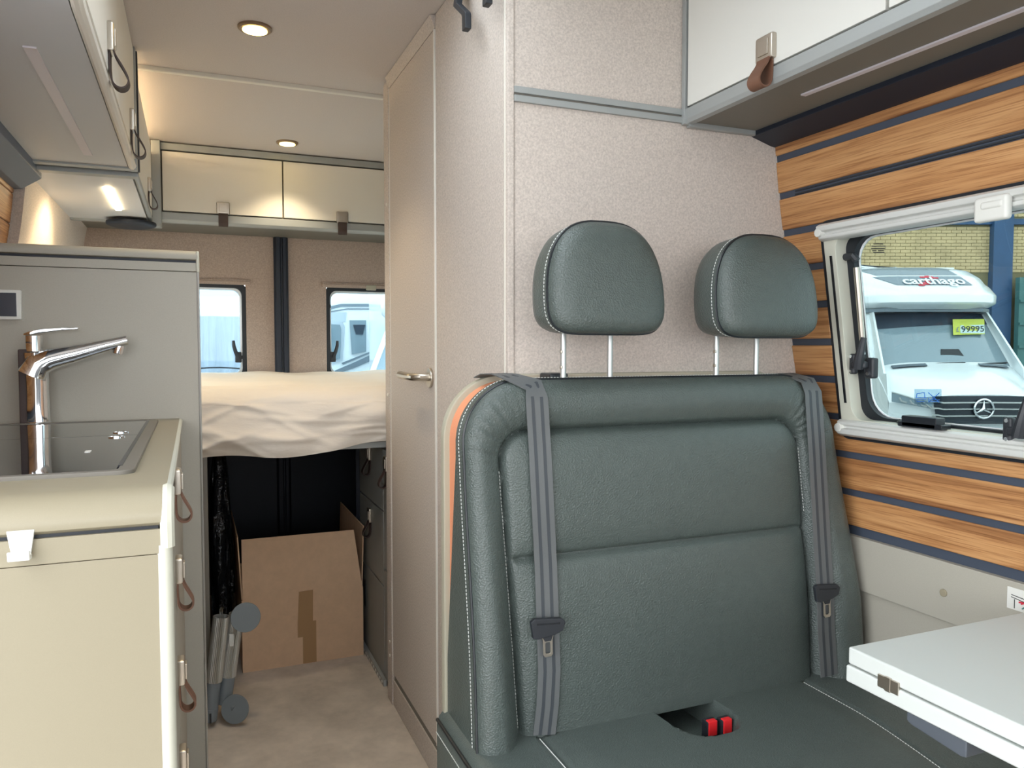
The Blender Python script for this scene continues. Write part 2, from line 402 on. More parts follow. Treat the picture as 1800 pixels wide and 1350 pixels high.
# --- rear windows
def rear_window(idx, R, hx, hs, label):
    a, b, c, d = R
    wn = sthing('window_%d' % idx, label, 'window', (a, YR, c))
    Yf = lambda p, q, t: (p, YR+t, q)
    frame_ring_mb = frame_ring(MB(), rrect(a-.004, b+.004, c-.004, d+.004, .035), rrect(a+.018, b-.018, c+.018, d-.018, .035), Yf, .004, .055)
    ob('rubber_seal', frame_ring_mb, RUBBER, wn)
    frame_ring_mb = frame_ring(MB(), rrect(a+.017, b-.017, c+.017, d-.017, .036), rrect(a+.027, b-.027, c+.027, d-.027, .034), Yf, .03, .062)
    ob('pane_edge', frame_ring_mb, VANW, wn)
    ob('pane', MB().prism(rrect(a+.02, b-.02, c+.02, d-.02, .035), Yf, .058, .061), GLASSR, wn)
    mb = BX(a-.02, b+.02, YR-.012, YR+.012, d-.004, d+.012); mb.box(a-.02, b+.02, YR-.008, YR+.012, d+.012, d+.02)
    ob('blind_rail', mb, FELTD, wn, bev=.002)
    # latch with a curved lever
    lx = hx; lz = c+.105
    mb = BX(lx-.014, lx+.014, YR+.01, YR+.03, lz-.025, lz+.025); mb.box(min(lx, lx-hs*.03), max(lx, lx-hs*.03), YR+.012, YR+.026, lz-.008, lz+.008)
    mb.box(lx-hs*.03-.007, lx-hs*.03+.007, YR+.008, YR+.03, lz-.022, lz+.022)
    lt = ob('latch', mb, BLACKP, wn, bev=.004)
    ob('lever', MB().tube([(lx, YR+.012, lz-.005), (lx+hs*.012, YR+.008, lz+.025), (lx+hs*.02, YR+.006, lz+.055), (lx+hs*.021, YR+.006, lz+.078)], [.009, .009, .008, .006], 8), BLACKP, lt)
    return wn
wn2 = rear_window(2, RW[0], .195, -1, 'tinted rear door window nearer the kitchen partition')
wn3 = rear_window(3, RW[1], .632, 1, 'tinted rear door window beside the wardrobe with gas strut')
mb = MB(); mb.cyl((.612, YR+.02, 1.155), (.612, YR+.02, 1.345), .008, 10); mb.cyl((.612, YR+.02, 1.125), (.612, YR+.02, 1.155), .004, 8)
ob('gas_strut', mb, STEEL, wn3); ob('strut_mount', BX(.600, .624, YR+.008, YR+.03, 1.342, 1.36), BLACKP, wn3, bev=.003)
ob('blind_tab', BX(.792, .842, YR-.016, YR-.004, 1.432, 1.458), SHELL, wn3, bev=.004)

# --- right window, tilted with the wall
def WX(z): return 1.335-(z-WZ0)*(1.335-1.262)/(WZ1-WZ0)
def WN(y, z, o): return (WX(z)-o, y, z)
wn1 = sthing('window_1', 'large side window with silver blind rails in the plank wall', 'window', (1.33, .75, WZ0))
Wf = lambda p, q, t: WN(p, q, t)
a, b, c, d = WY0, WY1, WZ0, WZ1
ob('outer_gasket', frame_ring(MB(), rrect(a-.005, b+.005, c-.005, d+.005, .022), rrect(a+.004, b-.004, c+.004, d-.004, .02), Wf, -.03, .012), RUBBER, wn1)
ob('blind_frame', frame_ring(MB(), rrect(a+.003, b-.003, c+.003, d-.003, .02), rrect(a+.034, b-.034, c+.040, d-.03, .03), Wf, -.024, .014), CREAM, wn1, bev=.002)
def rail(nm, z0, z1, prof):
    pts = [(z0+(z1-z0)*q, o) for q, o in prof]
    return ob(nm, MB().prism(pts, lambda z, o, y: WN(y, z, o), a+.002, b-.002), SILV, wn1, bev=.0015)
PR = [(0, .0), (0, .018), (.12, .026), (.3, .026), (.36, .020), (.5, .020), (.55, .03), (.85, .03), (1, .02), (1, 0)]
rail('blind_rail', 1.377, 1.413, PR); rail('blind_rail', .957, .993, [(1-q, o) for q, o in PR][::-1])
for z in (1.395, .975): ob('rail_end_cap', MB().cyl(WN(b-.006, z, .012), WN(b-.006, z, .031), .010, 12), WHITEM, wn1, bev=.002)
ob('frame_slot', MB().hexa([WN(y, z, o) for z in (1.03, 1.345) for y, o in ((b-.024, .0135), (b-.019, .0135), (b-.019, .0165), (b-.024, .0165))]), BLACKG, wn1)
ob('rubber_seal', frame_ring(MB(), rrect(a+.030, b-.030, c+.032, d-.020, .045), rrect(a+.052, b-.052, c+.046, d-.034, .05), Wf, -.036, -.016), RUBBER, wn1)
ob('pane_edge', frame_ring(MB(), rrect(a+.050, b-.050, c+.044, d-.033, .05), rrect(a+.054, b-.054, c+.048, d-.037, .05), Wf, -.034, -.030), VANW, wn1)
ob('pane', MB().prism(rrect(a+.045, b-.045, c+.040, d-.030, .05), Wf, -.036, -.032), GLASS, wn1)
# gas strut and latch on the pillar side
s0 = PX(1505, 470, 1.292); s1 = PX(1516, 600, 1.315)
mb = MB(); mb.cyl(s0, s1, .0062, 12); ob('gas_strut', mb, STEEL, wn1)
mb = MB(); mb.cyl(s1, s1+(s1-s0)*.18, .0035, 8); ob('strut_rod', mb, CHROME, wn1)
mb = MB(); mb.tube([PX(1486, 452, 1.285), PX(1500, 450, 1.285), PX(1506, 458, 1.288)], .008, 8); ob('strut_mount', mb, BLACKP, wn1)
def latch(u, v, sc, mir=1):
    p = PX(u, v, 1.318)
    q = lambda dy, dz, o=0: p+Vector((-o, dy*mir, dz))*1.0
    mb = MB()
    def bb(y0, y1, z0, z1, o0, o1):
        y0, y1 = sorted((y0*mir, y1*mir)); mb.box(p.x-o1, p.x-o0, p.y+y0, p.y+y1, p.z+z0, p.z+z1)
    bb(.012, .030, -.022, .022, 0, .014); bb(-.03, -.006, -.03, .014, -.012, .006); bb(-.02, .02, -.010, .006, .004, .02)
    L_ = ob('latch', mb, BLACKP, wn1, bev=.005, seg=3)
    ob('lever', MB().tube([q(-.004, -.008, .02), q(-.010, .012, .024), q(-.014, .035, .022), q(-.016, .056, .018)], [.012, .010, .008, .006], 10), BLACKP, L_)
    for dz in (-.016, .016): ob('screw', MB().cyl(q(.021, dz, .012), q(.021, dz, .0165), .0035, 8), CHROME, L_)
    ob('screw', MB().cyl(q(-.018, -.02, .004), q(-.018, -.02, .009), .004, 8), CHROME, L_)
latch(1518, 640, 1); latch(1800, 757, 1, 1)
p = PX(1748, 367, WX(1.38)-.03)
ob('blind_tab', BX(p.x-.012, p.x+.004, p.y-.030, p.y+.030, p.z-.021, p.z+.021), WHITEM, wn1, bev=.006, seg=3)
ob('tab_grip', BX(p.x-.0145, p.x-.006, p.y-.022, p.y+.016, p.z-.001, p.z+.012), WHITEM, wn1, bev=.004, seg=3)
# etched approval mark and the instruction sticker on the pane
def on_pane(u, v): 
    q = PX(u, v, 1.32)
    for _ in range(4): q = PX(u, v, WX(q.z)+.030)
    return q
def panerect(name, m, u0, v0, u1, v1, par, o=.0):
    P = [on_pane(u0, v1), on_pane(u1, v1), on_pane(u1, v0), on_pane(u0, v0)]; k = Vector((-.0012, 0, 0)); oo = Vector((-o, 0, 0))
    return ob(name, MB().hexa([P[0]+oo, P[1]+oo, P[2]+oo, P[3]+oo, P[0]+k+oo, P[1]+k+oo, P[2]+k+oo, P[3]+k+oo]), m, par, smooth=0)
for u0, u1, v in ((1536, 1553, 428), (1533, 1557, 432), (1532, 1556, 436), (1534, 1541, 440), (1544, 1554, 440), (1536, 1555, 443)):
    panerect('etched_mark', PRINT, u0, v, u1, v+1.6, wn1)
stk = panerect('glass_sticker', FILM, 1608, 684, 1655, 711, wn1); lab(stk, 'clear sticker printed with two blue pictograms')
for seg_ in (((1613, 692), (1626, 690)), ((1626, 690), (1627, 699)), ((1613, 692), (1612, 699)), ((1611, 699), (1630, 699)), ((1633, 690), (1652, 707)), ((1652, 691), (1634, 707)), ((1611, 703), (1630, 702)), ((1613, 706), (1626, 706)), ((1634, 699), (1634, 707)), ((1637, 703), (1653, 703)), ((1638, 706), (1652, 706))):
    mb = MB().tube([on_pane(*seg_[0])+Vector((-.002, 0, 0)), on_pane(*seg_[1])+Vector((-.002, 0, 0))], .0008, 5); ob('pictogram_line', mb, PRINTB, stk)
# little black sensor box with its cable on the window ledge
pb = PX(1620, 748, 1.312); sens = thing('sensor_box', 'small black electronic box on the window ledge', 'device', (pb.x, pb.y, .994))
y0 = PX(1585, 745, 1.312).y; y1 = PX(1663, 755, 1.312).y
ob('housing', BX(1.300, 1.326, y1+.012, y0-.008, .993, 1.016), BLACKG, sens, bev=.003)
ob('mounting_flange', BX(1.300, 1.326, y1, y0, .9935, 1.004), BLACKG, sens, bev=.002)
ob('cable', MB().tube([(1.315, y0, 1.0), (1.318, y0+.01, 1.004), (1.323, y0+.02, 1.0), (1.33, y0+.026, .996)], .0014, 6), BLACKG, sens)

# ================================================================== wardrobe / washroom cubicle
clo = thing('wardrobe', 'tall felt covered washroom cubicle with door and lever handle', 'wardrobe', (.9, 1.9, 0))
YD0, YD1 = 1.895, 2.385
front = MB().prism([(XC+.01, 0), (XC+.01, ZC-.002), (xw(1.985)-.0, ZC-.002)]+[(xw(z)+.0, z) for z in (1.62, 1.5, 1.415, 1.165, .955, .75, 0)], lambda p, q, y: (p, y, q), YP, YP+.02)
ob('front_wall', front, FELT, clo, smooth=0)
ob('side_stile', BX(XC, XC+.02, YP+.006, YD0-.004, 0, ZC-.002), FELT, clo, bev=.002)
ob('corner_profile', BX(XC-.0015, XC+.012, YP-.004, YP+.010, 0, ZC-.002), FELT, clo, bev=.002)
ob('corner_edge', BX(XC-.003, XC+.001, YP+.008, YP+.012, 0, ZC-.002), WHITED, clo)
ob('door', BX(XC-.001, XC+.02, YD0+.002, YD1-.002, .105, ZC-.035), FELT, clo, bev=.0025)
dr = [o for o in clo.children if o.name.startswith('door')][0]
ob('edge_trim', BX(XC-.003, XC+.004, YD0+.001, YD0+.006, .105, ZC-.035), WHITED, dr, bev=.001)
ob('edge_trim', BX(XC-.002, XC+.004, YD1-.006, YD1-.002, .105, ZC-.035), WHITED, dr, bev=.001)
ob('plinth', BX(XC, XC+.02, YD0-.002, YD1, 0, .082), FELT, clo, bev=.002)
ob('plinth_gap', BX(XC+.004, XC+.02, YD0-.002, YD1, .08, .107), TAUPED, clo)
ob('head_rail', MB().prism([(XC, ZC-.033), (XC-.012, ZC-.002), (XC+.02, ZC-.002), (XC+.02, ZC-.033)], lambda p, q, y: (p, y, q), YD0, YD1), FELT, clo)
ob('rear_post', BX(XC-.004, XC+.03, YD1+.002, 2.445, 0, ZC-.005), FELT, clo, bev=.003)
ob('rear_wall', BX(XC+.03, 1.25, 2.425, 2.445, 0, ZC-.005), FELT, clo)
for z in (.2, .155, 1.0, 1.6): ob('screw_cap', MB().cyl((XC-.006, 2.41, z), (XC, 2.41, z), .005, 10), WHITED, clo)
# lever handle
hp = PX(758, 664, XC)
hb = MB(); hb.cyl((XC-.008, hp.y, hp.z), (XC, hp.y, hp.z), .026, 24); han = ob('handle_rose', hb, STEEL, dr, bev=.002)
hh = MB().tube([(XC-.004, hp.y, hp.z+.002), (XC-.03, hp.y, hp.z+.002), (XC-.045, hp.y+.012, hp.z+.002), (XC-.05, hp.y+.04, hp.z+.002), (XC-.05, hp.y+.13, hp.z+.004), (XC-.042, hp.y+.14, hp.z+.004)], [.010, .010, .010, .010, .011, .010], 10)
ob('lever_handle', hh, STEEL, dr)
# horizontal rail in the front wall
rz = 1.645
mb = MB(); mb.box(XC+.012, xw(rz)-.22, YP-.006, YP+.004, rz-.015, rz-.002); mb.box(XC+.012, xw(rz)-.22, YP-.006, YP+.004, rz+.002, rz+.015)
ob('divider_rail', mb, ALUP, clo, bev=.0015)
ob('divider_groove', BX(XC+.012, xw(rz)-.22, YP-.002, YP+.004, rz-.003, rz+.003), TAUPED, clo)

# coat hooks high on the cubicle
def coat_hook(u, v, sc, label):
    p = PX(u, v, XC-.03); t = thing('coat_hook', label, 'coat hook', (XC, p.y, p.z), 'coat hooks on the wardrobe wall')
    z0 = p.z; Y = p.y
    arm = lambda pts: [(x, Y+dy, z0+dz) for x, dy, dz in pts]
    mb = MB()
    path = arm([(XC-.014, .100, .18), (XC-.024, .092, .12), (XC-.036, .070, .080), (XC-.04, .004, .036), (XC-.04, .0, .030), (XC-.04, -.001, .0)])
    R = []
    for i, pnt in enumerate(path):
        x, y, z = pnt; R.append([Vector((x-.008, y-.011, z)), Vector((x+.006, y-.011, z)), Vector((x+.006, y+.011, z)), Vector((x-.008, y+.011, z))])
    mb.rings(R); ob('arm', mb, BLACKP, t, bev=.002)
    ob('back_plate', BX(XC-.016, XC+.001, Y+.075, Y+.125, z0+.12, min(z0+.22, ZC-.01)), BLACKP, t, bev=.003)
coat_hook(829, 55, 1, 'black folding coat hook on the wardrobe, nearer the door')
coat_hook(866, 12, 1, 'black folding coat hook on the wardrobe, nearer its corner')

# ================================================================== overhead lockers
# right
LX, LZ = .980, 1.632
lk = thing('overhead_locker', 'white overhead locker with grey frame above the plank wall', 'locker', (1.1, .6, LZ))
ob('body', BX(LX+.018, 1.225, -.4, YP-.004, LZ, ZC-.002), TAUPED, lk)
zdoor = PX(1208, 187, LX).z
ob('bottom_rail', MB().prism([(LX-.001, zdoor-.004), (LX-.001, LZ+.004), (LX+.004, LZ-.004), (LX+.02, LZ-.004), (LX+.02, zdoor-.004)], lambda p, q, y: (p, y, q), -.4, YP-.002), ALUP, lk, bev=.001)
ys = PX(1207, 100, LX).y
ob('end_stile', BX(LX-.004, LX+.02, ys, YP-.001, LZ-.006, ZC-.004), ALUP, lk, bev=.002)
ob('end_rail', BX(LX+.01, 1.19, YP-.014, YP-.001, LZ-.010, LZ+.012), ALUP, lk, bev=.002)
yseam = PX(1559, 10, LX).y
for (y0, y1) in ((yseam+.003, ys-.004), (-.38, yseam-.003)):
    d_ = ob('door', BX(LX, LX+.016, y0, y1, zdoor, ZC-.012), WHITEM, lk, bev=.0015)
    if y1 > 1: dl = d_
ob('shadow_gap', BX(LX+.004, LX+.019, ys-.006, ys+.001, zdoor, ZC-.012), BLACKP, lk)
p = PX(1350, 86, LX); strap_handle(dl, (LX, p.y, p.z), (-1, 0, 0), (0, 1, 0), w=.046, h=.046, loop=.05, out=.032)
q0 = PZ(1412, 166, LZ); q1 = PZ(1800, 18, LZ)
ob('led_strip', MB().hexa([(q0.x-.006, q0.y, LZ-.003), (q0.x+.006, q0.y, LZ-.003), (q1.x+.006, q1.y-.2, LZ-.003), (q1.x-.006, q1.y-.2, LZ-.003), (q0.x-.006, q0.y, LZ+.002), (q0.x+.006, q0.y, LZ+.002), (q1.x+.006, q1.y-.2, LZ+.002), (q1.x-.006, q1.y-.2, LZ+.002)]), LEDOFF, lk)
p = PZ(1347, 231, LZ-.004); ob('knob', MB().tube([(p.x, p.y, LZ+.002), (p.x, p.y, LZ-.006), (p.x, p.y, LZ-.007), (p.x, p.y, LZ-.012)], [.006, .006, .011, .010], 14), BLACKG, lk)

# left, over the kitchen
KX, KZ = -.138, 1.65
def locker_body_profile(y0, y1, r):
    P = [(y1, ZC-.002), (y1, KZ)]
    for i in range(7):
        t = math.radians(90*i/6); P.append((y0+r-r*math.sin(t), KZ+r-r*math.cos(t)))
    P.append((y0, ZC-.002)); return P
la = thing('overhead_locker', 'grey overhead locker above the kitchen with unlit light strip', 'locker', (-.27, 1.85, KZ))
ob('body', MB().prism(locker_body_profile(1.22, 2.43, .10), lambda p, q, x: (x, p, q), -.40, KX-.02), GREYL, la)
ya = PX(208, 90, KX).y
for (y0, y1) in ((1.30, ya-.002), (ya+.002, 2.395)):
    pr = [(y0, ZC-.012), (y0, KZ+.022), (y1, KZ+.022), (y1, ZC-.012)]
    d_ = ob('door', MB().prism(pr, lambda p, q, x: (x, p, q), KX-.018, KX), WHITED, la, bev=.0015)
    u, v = (190, 68) if y0 < 1.5 else (229, 212)
    p = PX(u, v, KX); strap_handle(d_, (KX, p.y, p.z), (1, 0, 0), (0, 1, 0), w=.042, h=.055, loop=.065, strap=LEATHDK, out=.034)
ob('edge_profile', MB().tube([(KX-.009, 1.215, ZC-.01), (KX-.009, 1.215, KZ+.10), (KX-.009, 1.228, KZ+.045), (KX-.009, 1.262, KZ+.012), (KX-.009, 1.32, KZ+.004), (KX-.009, 2.43, KZ+.004)], .0105, 10), WHITED, la)
ob('end_frame', BX(-.40, KX+.004, 2.40, 2.432, KZ-.006, ZC-.004), ALUP, la, bev=.003)
ob('end_seal', BX(KX-.03, KX+.008, 2.434, 2.45, KZ-.004, ZC-.004), BLACKP, la, bev=.002)
q0 = PZ(43, 80, KZ); q1 = PZ(162, 272, KZ)
ob('led_strip', BX(-.252, -.232, q0.y, q1.y, KZ-.003, KZ+.004), LEDOFF, la)
# over the bed
lb = thing('overhead_locker', 'grey overhead locker over the bed with glowing light strip', 'locker', (-.27, 2.95, KZ-.01))
ob('body', BX(-.42, KX-.016, 2.47, 3.40, KZ-.01, ZC-.05), GREYL, lb)
d_ = ob('door', BX(KX-.016, KX, 2.50, 3.33, KZ+.012, ZC-.05), WHITED, lb, bev=.002)
ob('end_frame', BX(-.42, KX+.003, 2.452, 2.49, KZ-.016, ZC-.05), ALUP, lb, bev=.003)
p = PX(260, 325, KX); strap_handle(d_, (KX, p.y, p.z), (1, 0, 0), (0, 1, 0), w=.04, h=.05, loop=.06, strap=LEATHDK)
ob('edge_profile', MB().cyl((KX-.006, 2.49, KZ), (KX-.006, 3.38, KZ), .008, 10), ALUP, lb)
ob('rear_frame', BX(-.42, KX, 3.335, 3.36, KZ-.018, KZ), ALUP, lb, bev=.002)
p0 = PZ(188, 330, KZ-.012); p1 = PZ(208, 369, KZ-.012)
ob('led_strip', MB().hexa([(p0.x-.008, p0.y, KZ-.014), (p0.x+.010, p0.y, KZ-.014), (p1.x+.010, p1.y, KZ-.014), (p1.x-.008, p1.y, KZ-.014), (p0.x-.008, p0.y, KZ-.009), (p0.x+.010, p0.y, KZ-.009), (p1.x+.010, p1.y, KZ-.009), (p1.x-.008, p1.y, KZ-.009)]), LEDON, lb)
def lamp(name, kind, loc, energy, col, size=.03, rot=None, spot=None, par=None):
    l = bpy.data.lights.new(name, kind); l.energy = energy; l.color = col
    if kind == 'AREA': l.size = size
    else: l.shadow_soft_size = size
    if spot: l.spot_size = spot[0]; l.spot_blend = spot[1]
    o = bpy.data.objects.new(name, l); C.objects.link(o); o.location = loc
    if rot: o.rotation_euler = rot
    if par: o.parent = par; o.location = Vector(loc)-wloc(par)
    return o
lamp('strip_glow', 'SPOT', ((p0.x+p1.x)/2, (p0.y+p1.y)/2, KZ-.02), 1.7, (1, .74, .46), .02, (0, math.radians(42), 0), (math.radians(105), .7), lb)
# warm light line between ceiling and locker
tl = ob('cove_light', BX(-.30, -.285, 2.52, 3.38, ZC-.045, ZC-.038), LEDON, lb)
# loudspeaker under the lockers
p = PZ(231, 399, 1.612)
spk = MB(); spk.tube([(p.x, p.y, KZ-.0185), (p.x, p.y, 1.618), (p.x, p.y, 1.612)], [.088, .088, .07], 28)
tag(ob('loudspeaker', spk, NAVY, bev=.004), 'round dark loudspeaker under the corner of the rear lockers', 'speaker')
# rear
RY, RZ = 3.46, 1.667
lr = thing('overhead_locker', 'wide rear overhead locker with two white doors over the bed', 'locker', (.4, 3.6, RZ))
ob('body', BX(-.42, 1.20, RY+.016, YR-.01, RZ, ZC-.02), TAUPED, lr)
ob('top_rail', BX(-.11, 1.15, RY-.004, RY+.03, 1.952, ZC-.004), ALUP, lr, bev=.004)
ob('bottom_rail', MB().prism([(RY-.006, RZ+.034), (RY-.006, RZ+.004), (RY+.004, RZ-.006), (RY+.03, RZ-.006), (RY+.03, RZ+.034)], lambda p, q, x: (x, p, q), -.12, 1.15), ALUP, lr, bev=.002)
ob('corner_post', BX(KX-.004, -.108, RY-.03, RY+.03, RZ-.03, ZC-.004), ALUP, lr, bev=.003)
xs_ = PY(497, 330, RY).x
for i, (x0, x1, u, v) in enumerate(((-.103, xs_-.003, 392, 367), (xs_+.003, .87, 601, 383))):
    d_ = ob('door', BX(x0, x1, RY-.006, RY+.016, RZ+.040, 1.946), WHITED, lr, bev=.002)
    p = PY(u, v, RY); strap_handle(d_, (p.x, RY-.006, p.z), (0, -1, 0), (1, 0, 0), w=.052, h=.05, loop=.05, strap=LEATHDK, out=.012)
# ================================================================== ceiling spots
for (u, v, lbl) in ((448, 48, 'round recessed ceiling spot shining yellow, in front of the ceiling seam'), (505, 250, 'round recessed ceiling spot shining yellow, close to the rear locker doors')):
    p = PZ(u, v, ZC); t = thing('ceiling_spot', lbl, 'ceiling light', (p.x, p.y, ZC-.012), 'recessed ceiling spots')
    mb = MB(); mb.tube([(p.x, p.y, ZC+.004), (p.x, p.y, ZC-.005), (p.x, p.y, ZC-.008), (p.x, p.y, ZC-.008)], [.043, .043, .039, .030], 28)
    ob('bezel', mb, BRONZE, t)
    ob('lens', MB().cyl((p.x, p.y, ZC-.006), (p.x, p.y, ZC-.0095), .031, 24), LAMPON, t)
    lamp('spot_glow', 'SPOT', (p.x, p.y, ZC-.02), 1.9, (1, .82, .56), .025, (0, 0, 0), (math.radians(100), .6), t)

# ================================================================== kitchen
FX, WZ, YS = -.031, .977, 2.05
par_ = thing('partition_panel', 'taupe splashback partition with rounded cap behind the tap', 'panel', (-.22, YS+.012, 0))
ZT = PY(348, 441, YS).z; XE = PY(350, 480, YS).x
ob('board', BX(-.482, XE-.004, YS, YS+.024, 0, ZT-.052), TAUPE, par_, bev=.001)
ob('upper_strip', BX(-.482, XE-.004, YS-.003, YS+.024, ZT-.051, ZT-.030), TAUPE, par_, bev=.001)
cap = [(YS+.004, ZT-.024), (YS-.006, ZT-.022)]+[(YS+.012-.020*math.cos(math.radians(t)), ZT-.016+.016*math.sin(math.radians(t))) for t in range(0, 181, 20)]+[(YS+.03, ZT-.024)]
ob('rounded_cap', MB().prism(cap, lambda p, q, x: (x, p, q), -.482, XE-.003), TAUPE, par_)
ob('shadow_groove', BX(-.482, XE-.005, YS+.004, YS+.02, ZT-.032, ZT-.02), NAVY, par_)
mb = MB(); mb.box(XE-.006, XE, YS-.004, YS+.026, 0, ZT-.05); ob('edge_profile', mb, ALU, par_, bev=.003)
mb = MB(); mb.box(XE-.007, XE+.001, YS-.007, YS+.028, ZT-.053, ZT-.001); ob('edge_cap', mb, CREAM, par_, bev=.004, seg=3)
# control panel on the partition
cp = thing('control_panel', 'small dark touch display in a white frame beside the tap', 'display', (-.46, YS, 1.15))
a_ = PY(37, 510, YS-.006); b_ = PY(37, 562, YS-.006)
x1 = a_.x; x0 = x1-.085; z1 = a_.z; z0 = b_.z
ob('bezel', BX(x0, x1, YS-.010, YS+.001, z0, z1), WHITEM, cp, bev=.002)
ob('screen', BX(x0+.01, x1-.009, YS-.0115, YS-.008, z0+.007, z1-.007), SCREEN, cp, bev=.0005)

ku = thing('kitchen_unit', 'beige kitchen block with rounded front edge and side drawers', 'kitchen unit', (-.25, 1.5, 0))
YK = 1.022
ob('end_panel', BX(-.54, FX-.008, YK, YK+.02, 0, PY(150, 985, YK).z-.0008), BEIGE, ku, bev=.001)
zb1 = PY(150, 940, YK).z; zb0 = PY(150, 985, YK).z
ob('band', BX(-.54, FX-.008, YK-.001, YK+.02, zb0, zb1), BEIGE, ku, bev=.001)
ob('carcass', BX(-.54, FX-.018, YK+.02, YS-.002, .06, WZ-.03), TAUPE, ku)
ob('corner_profile', MB().tube([(FX-.006, YK+.006, 0), (FX-.006, YK+.006, zb0+.01)], .0095, 12), CREAM, ku)
zc = zb1
# drawers on the aisle side
dz = [.06, .27, .50, .73, WZ-.035]
for i in range(4):
    d_ = ob('drawer', BX(FX-.018, FX, YK+.05, YS-.03, dz[i]+.003, dz[i+1]-.003), TAUPE, ku, bev=.002)
    v = (1335, 1178, 1000, 845)[i]
    y_ = 1.28; p = PY(318, v, y_)
    strap_handle(d_, (FX, y_, p.z), (1, 0, 0), (0, 1, 0), w=.03, h=.04, loop=.042, out=.024)
# worktop with a rolled front edge
wt = MB(); r = .045
prof = [(YS-.001, WZ), (YK+.045, WZ)]+[(YK+.045-(.05)*math.sin(math.radians(t)), WZ-.034+.034*math.cos(math.radians(t))) for t in range(10, 106, 8)]+[(YK+.006, zc+.002), (YK+.03, zc+.002), (YK+.05, WZ-.03), (YS-.001, WZ-.03)]
wt.prism(prof, lambda p, q, x: (x, p, q), -.54, FX-.003)
wkt = thing('worktop', 'cream worktop with rolled edge on the kitchen block', 'worktop', (-.25, 1.5, WZ-.03))
ob('slab', wt, BEIGE, wkt, smooth=40)
edge = [(FX-.002, YS-.002, WZ-.006), (FX-.002, YK+.05, WZ-.006)]+[(FX-.002, YK+.045-.046*math.sin(math.radians(t)), WZ-.040+.034*math.cos(math.radians(t))) for t in range(10, 101, 10)]
ob('edge_profile', MB().tube(edge+[(FX-.002, YK+.002, zb0+.008)], [.006]*2+[.0085]*11, 10), CREAM, wkt)
gap = ob('shadow_groove', BX(-.54, FX-.012, YK+.003, YK+.03, zb1-.002, zc+.009), BLACKP, ku)
# hook hanging on the band
p = PY(37, 958, YK-.004)
hk = thing('plastic_hook', 'white plastic hook clipped to the kitchen front band', 'hook', (p.x, YK, p.z-.02))
ob('plate', MB().prism([(p.x-.014, p.z+.017), (p.x+.014, p.z+.017), (p.x+.009, p.z-.016), (p.x-.009, p.z-.016)], lambda x, z, y: (x, y, z), YK-.006, YK-.0015), WHITEM, hk, bev=.001)
ob('lip', MB().prism([(YK-.006, p.z-.016), (YK-.02, p.z-.015), (YK-.022, p.z-.004), (YK-.018, p.z-.004), (YK-.016, p.z-.010), (YK-.006, p.z-.010)], lambda y, z, x: (x, y, z), p.x-.011, p.x+.011), WHITEM, hk, bev=.001)
# hob and sink under two dark glass lids
g0 = PZ(275, 741, WZ); g1 = PZ(243, 833, WZ); yn = g1.y; yf = g0.y; xr_ = (g0.x+g1.x)/2
hob = thing('hob_and_sink', 'recessed hob and sink under two dark glass lids', 'hob', (-.28, 1.5, WZ))
ob('steel_rim', frame_ring(MB(), rrect(-.50, xr_, yn, yf, .02), rrect(-.49, xr_-.022, yn+.014, yf-.012, .012), lambda p, q, t: (p, q, t), WZ-.004, WZ+.006), MATS['taupe_dark'], hob, bev=.002)
ysp = PZ(200, 766, WZ+.004).y
l1 = ob('glass_lid', BX(-.492, xr_-.024, yn+.014, ysp-.001, WZ-.003, WZ+.0045), HOBG, hob, bev=.001)
l2 = ob('glass_lid', BX(-.492, xr_-.024, ysp+.001, yf-.012, WZ-.003, WZ+.0045), HOBG, hob, bev=.001)
ob('lid_slot', BX(xr_-.024, xr_-.018, yn+.05, yf-.03, WZ+.000, WZ+.0065), BLACKG, hob)
for (u, v, lid) in ((212, 760, l2), (205, 768, l1)):
    p = PZ(u, v, WZ+.005); ob('finger_pull', MB().tube([(p.x+.013*math.cos(t), p.y+.013*math.sin(t), WZ+.0052) for t in [i*math.pi/10 for i in range(20)]], .0014, 6, closed=True), CHROME, lid)
p = PZ(155, 793, WZ+.005); ob('price_sticker', BX(p.x-.004, p.x+.004, p.y-.012, p.y+.008, WZ+.004, WZ+.0055), WHITEM, l1)
# tap
bp = PZ(72, 742, WZ); bx_, by_ = bp.x, YS-.06
bx_ = PY(66, 700, by_).x
tp = thing('kitchen_tap', 'tall chrome mixer tap with slanted spout and flat lever', 'tap', (bx_, by_, WZ))
def tz(v): return PY(66, v, by_).z
def tx(u, v): return PY(u, v, by_).x
R = []
for z, rr in ((WZ, .028), (WZ+.006, .028), (WZ+.008, .024), (tz(690), .0225), (tz(640), .024), (tz(620), .0255)):
    R.append([Vector((bx_+rr*math.cos(t), by_+rr*.85*math.sin(t), z)) for t in [2*math.pi*i/24 for i in range(24)]])
ob('body', MB().rings(R), CHROME, tp, smooth=50)
zs0 = tz(632)
path = [(bx_-.008, zs0-.035, .030), (bx_+.004, zs0-.010, .028), (bx_+.03, zs0+.002, .024), (tx(130, 620), PY(130, 622, by_).z, .020), (tx(200, 605), PY(200, 604, by_).z, .0135), (tx(224, 598), PY(224, 598, by_).z, .0115)]
R = []
for i, (x, z, rr) in enumerate(path):
    d0 = path[max(i-1, 0)]; d1 = path[min(i+1, len(path)-1)]; dx, dz_ = d1[0]-d0[0], d1[1]-d0[1]; L_ = math.hypot(dx, dz_); nx, nz = -dz_/L_, dx/L_
    ring = []
    for k in range(20):
        t = 2*math.pi*k/20; cc = math.copysign(abs(math.cos(t))**.75, math.cos(t)); ss = math.copysign(abs(math.sin(t))**.75, math.sin(t))
        ring.append(Vector((x+nx*rr*cc, by_-rr*1.05*ss, z+nz*rr*cc)))
    R.append(ring)
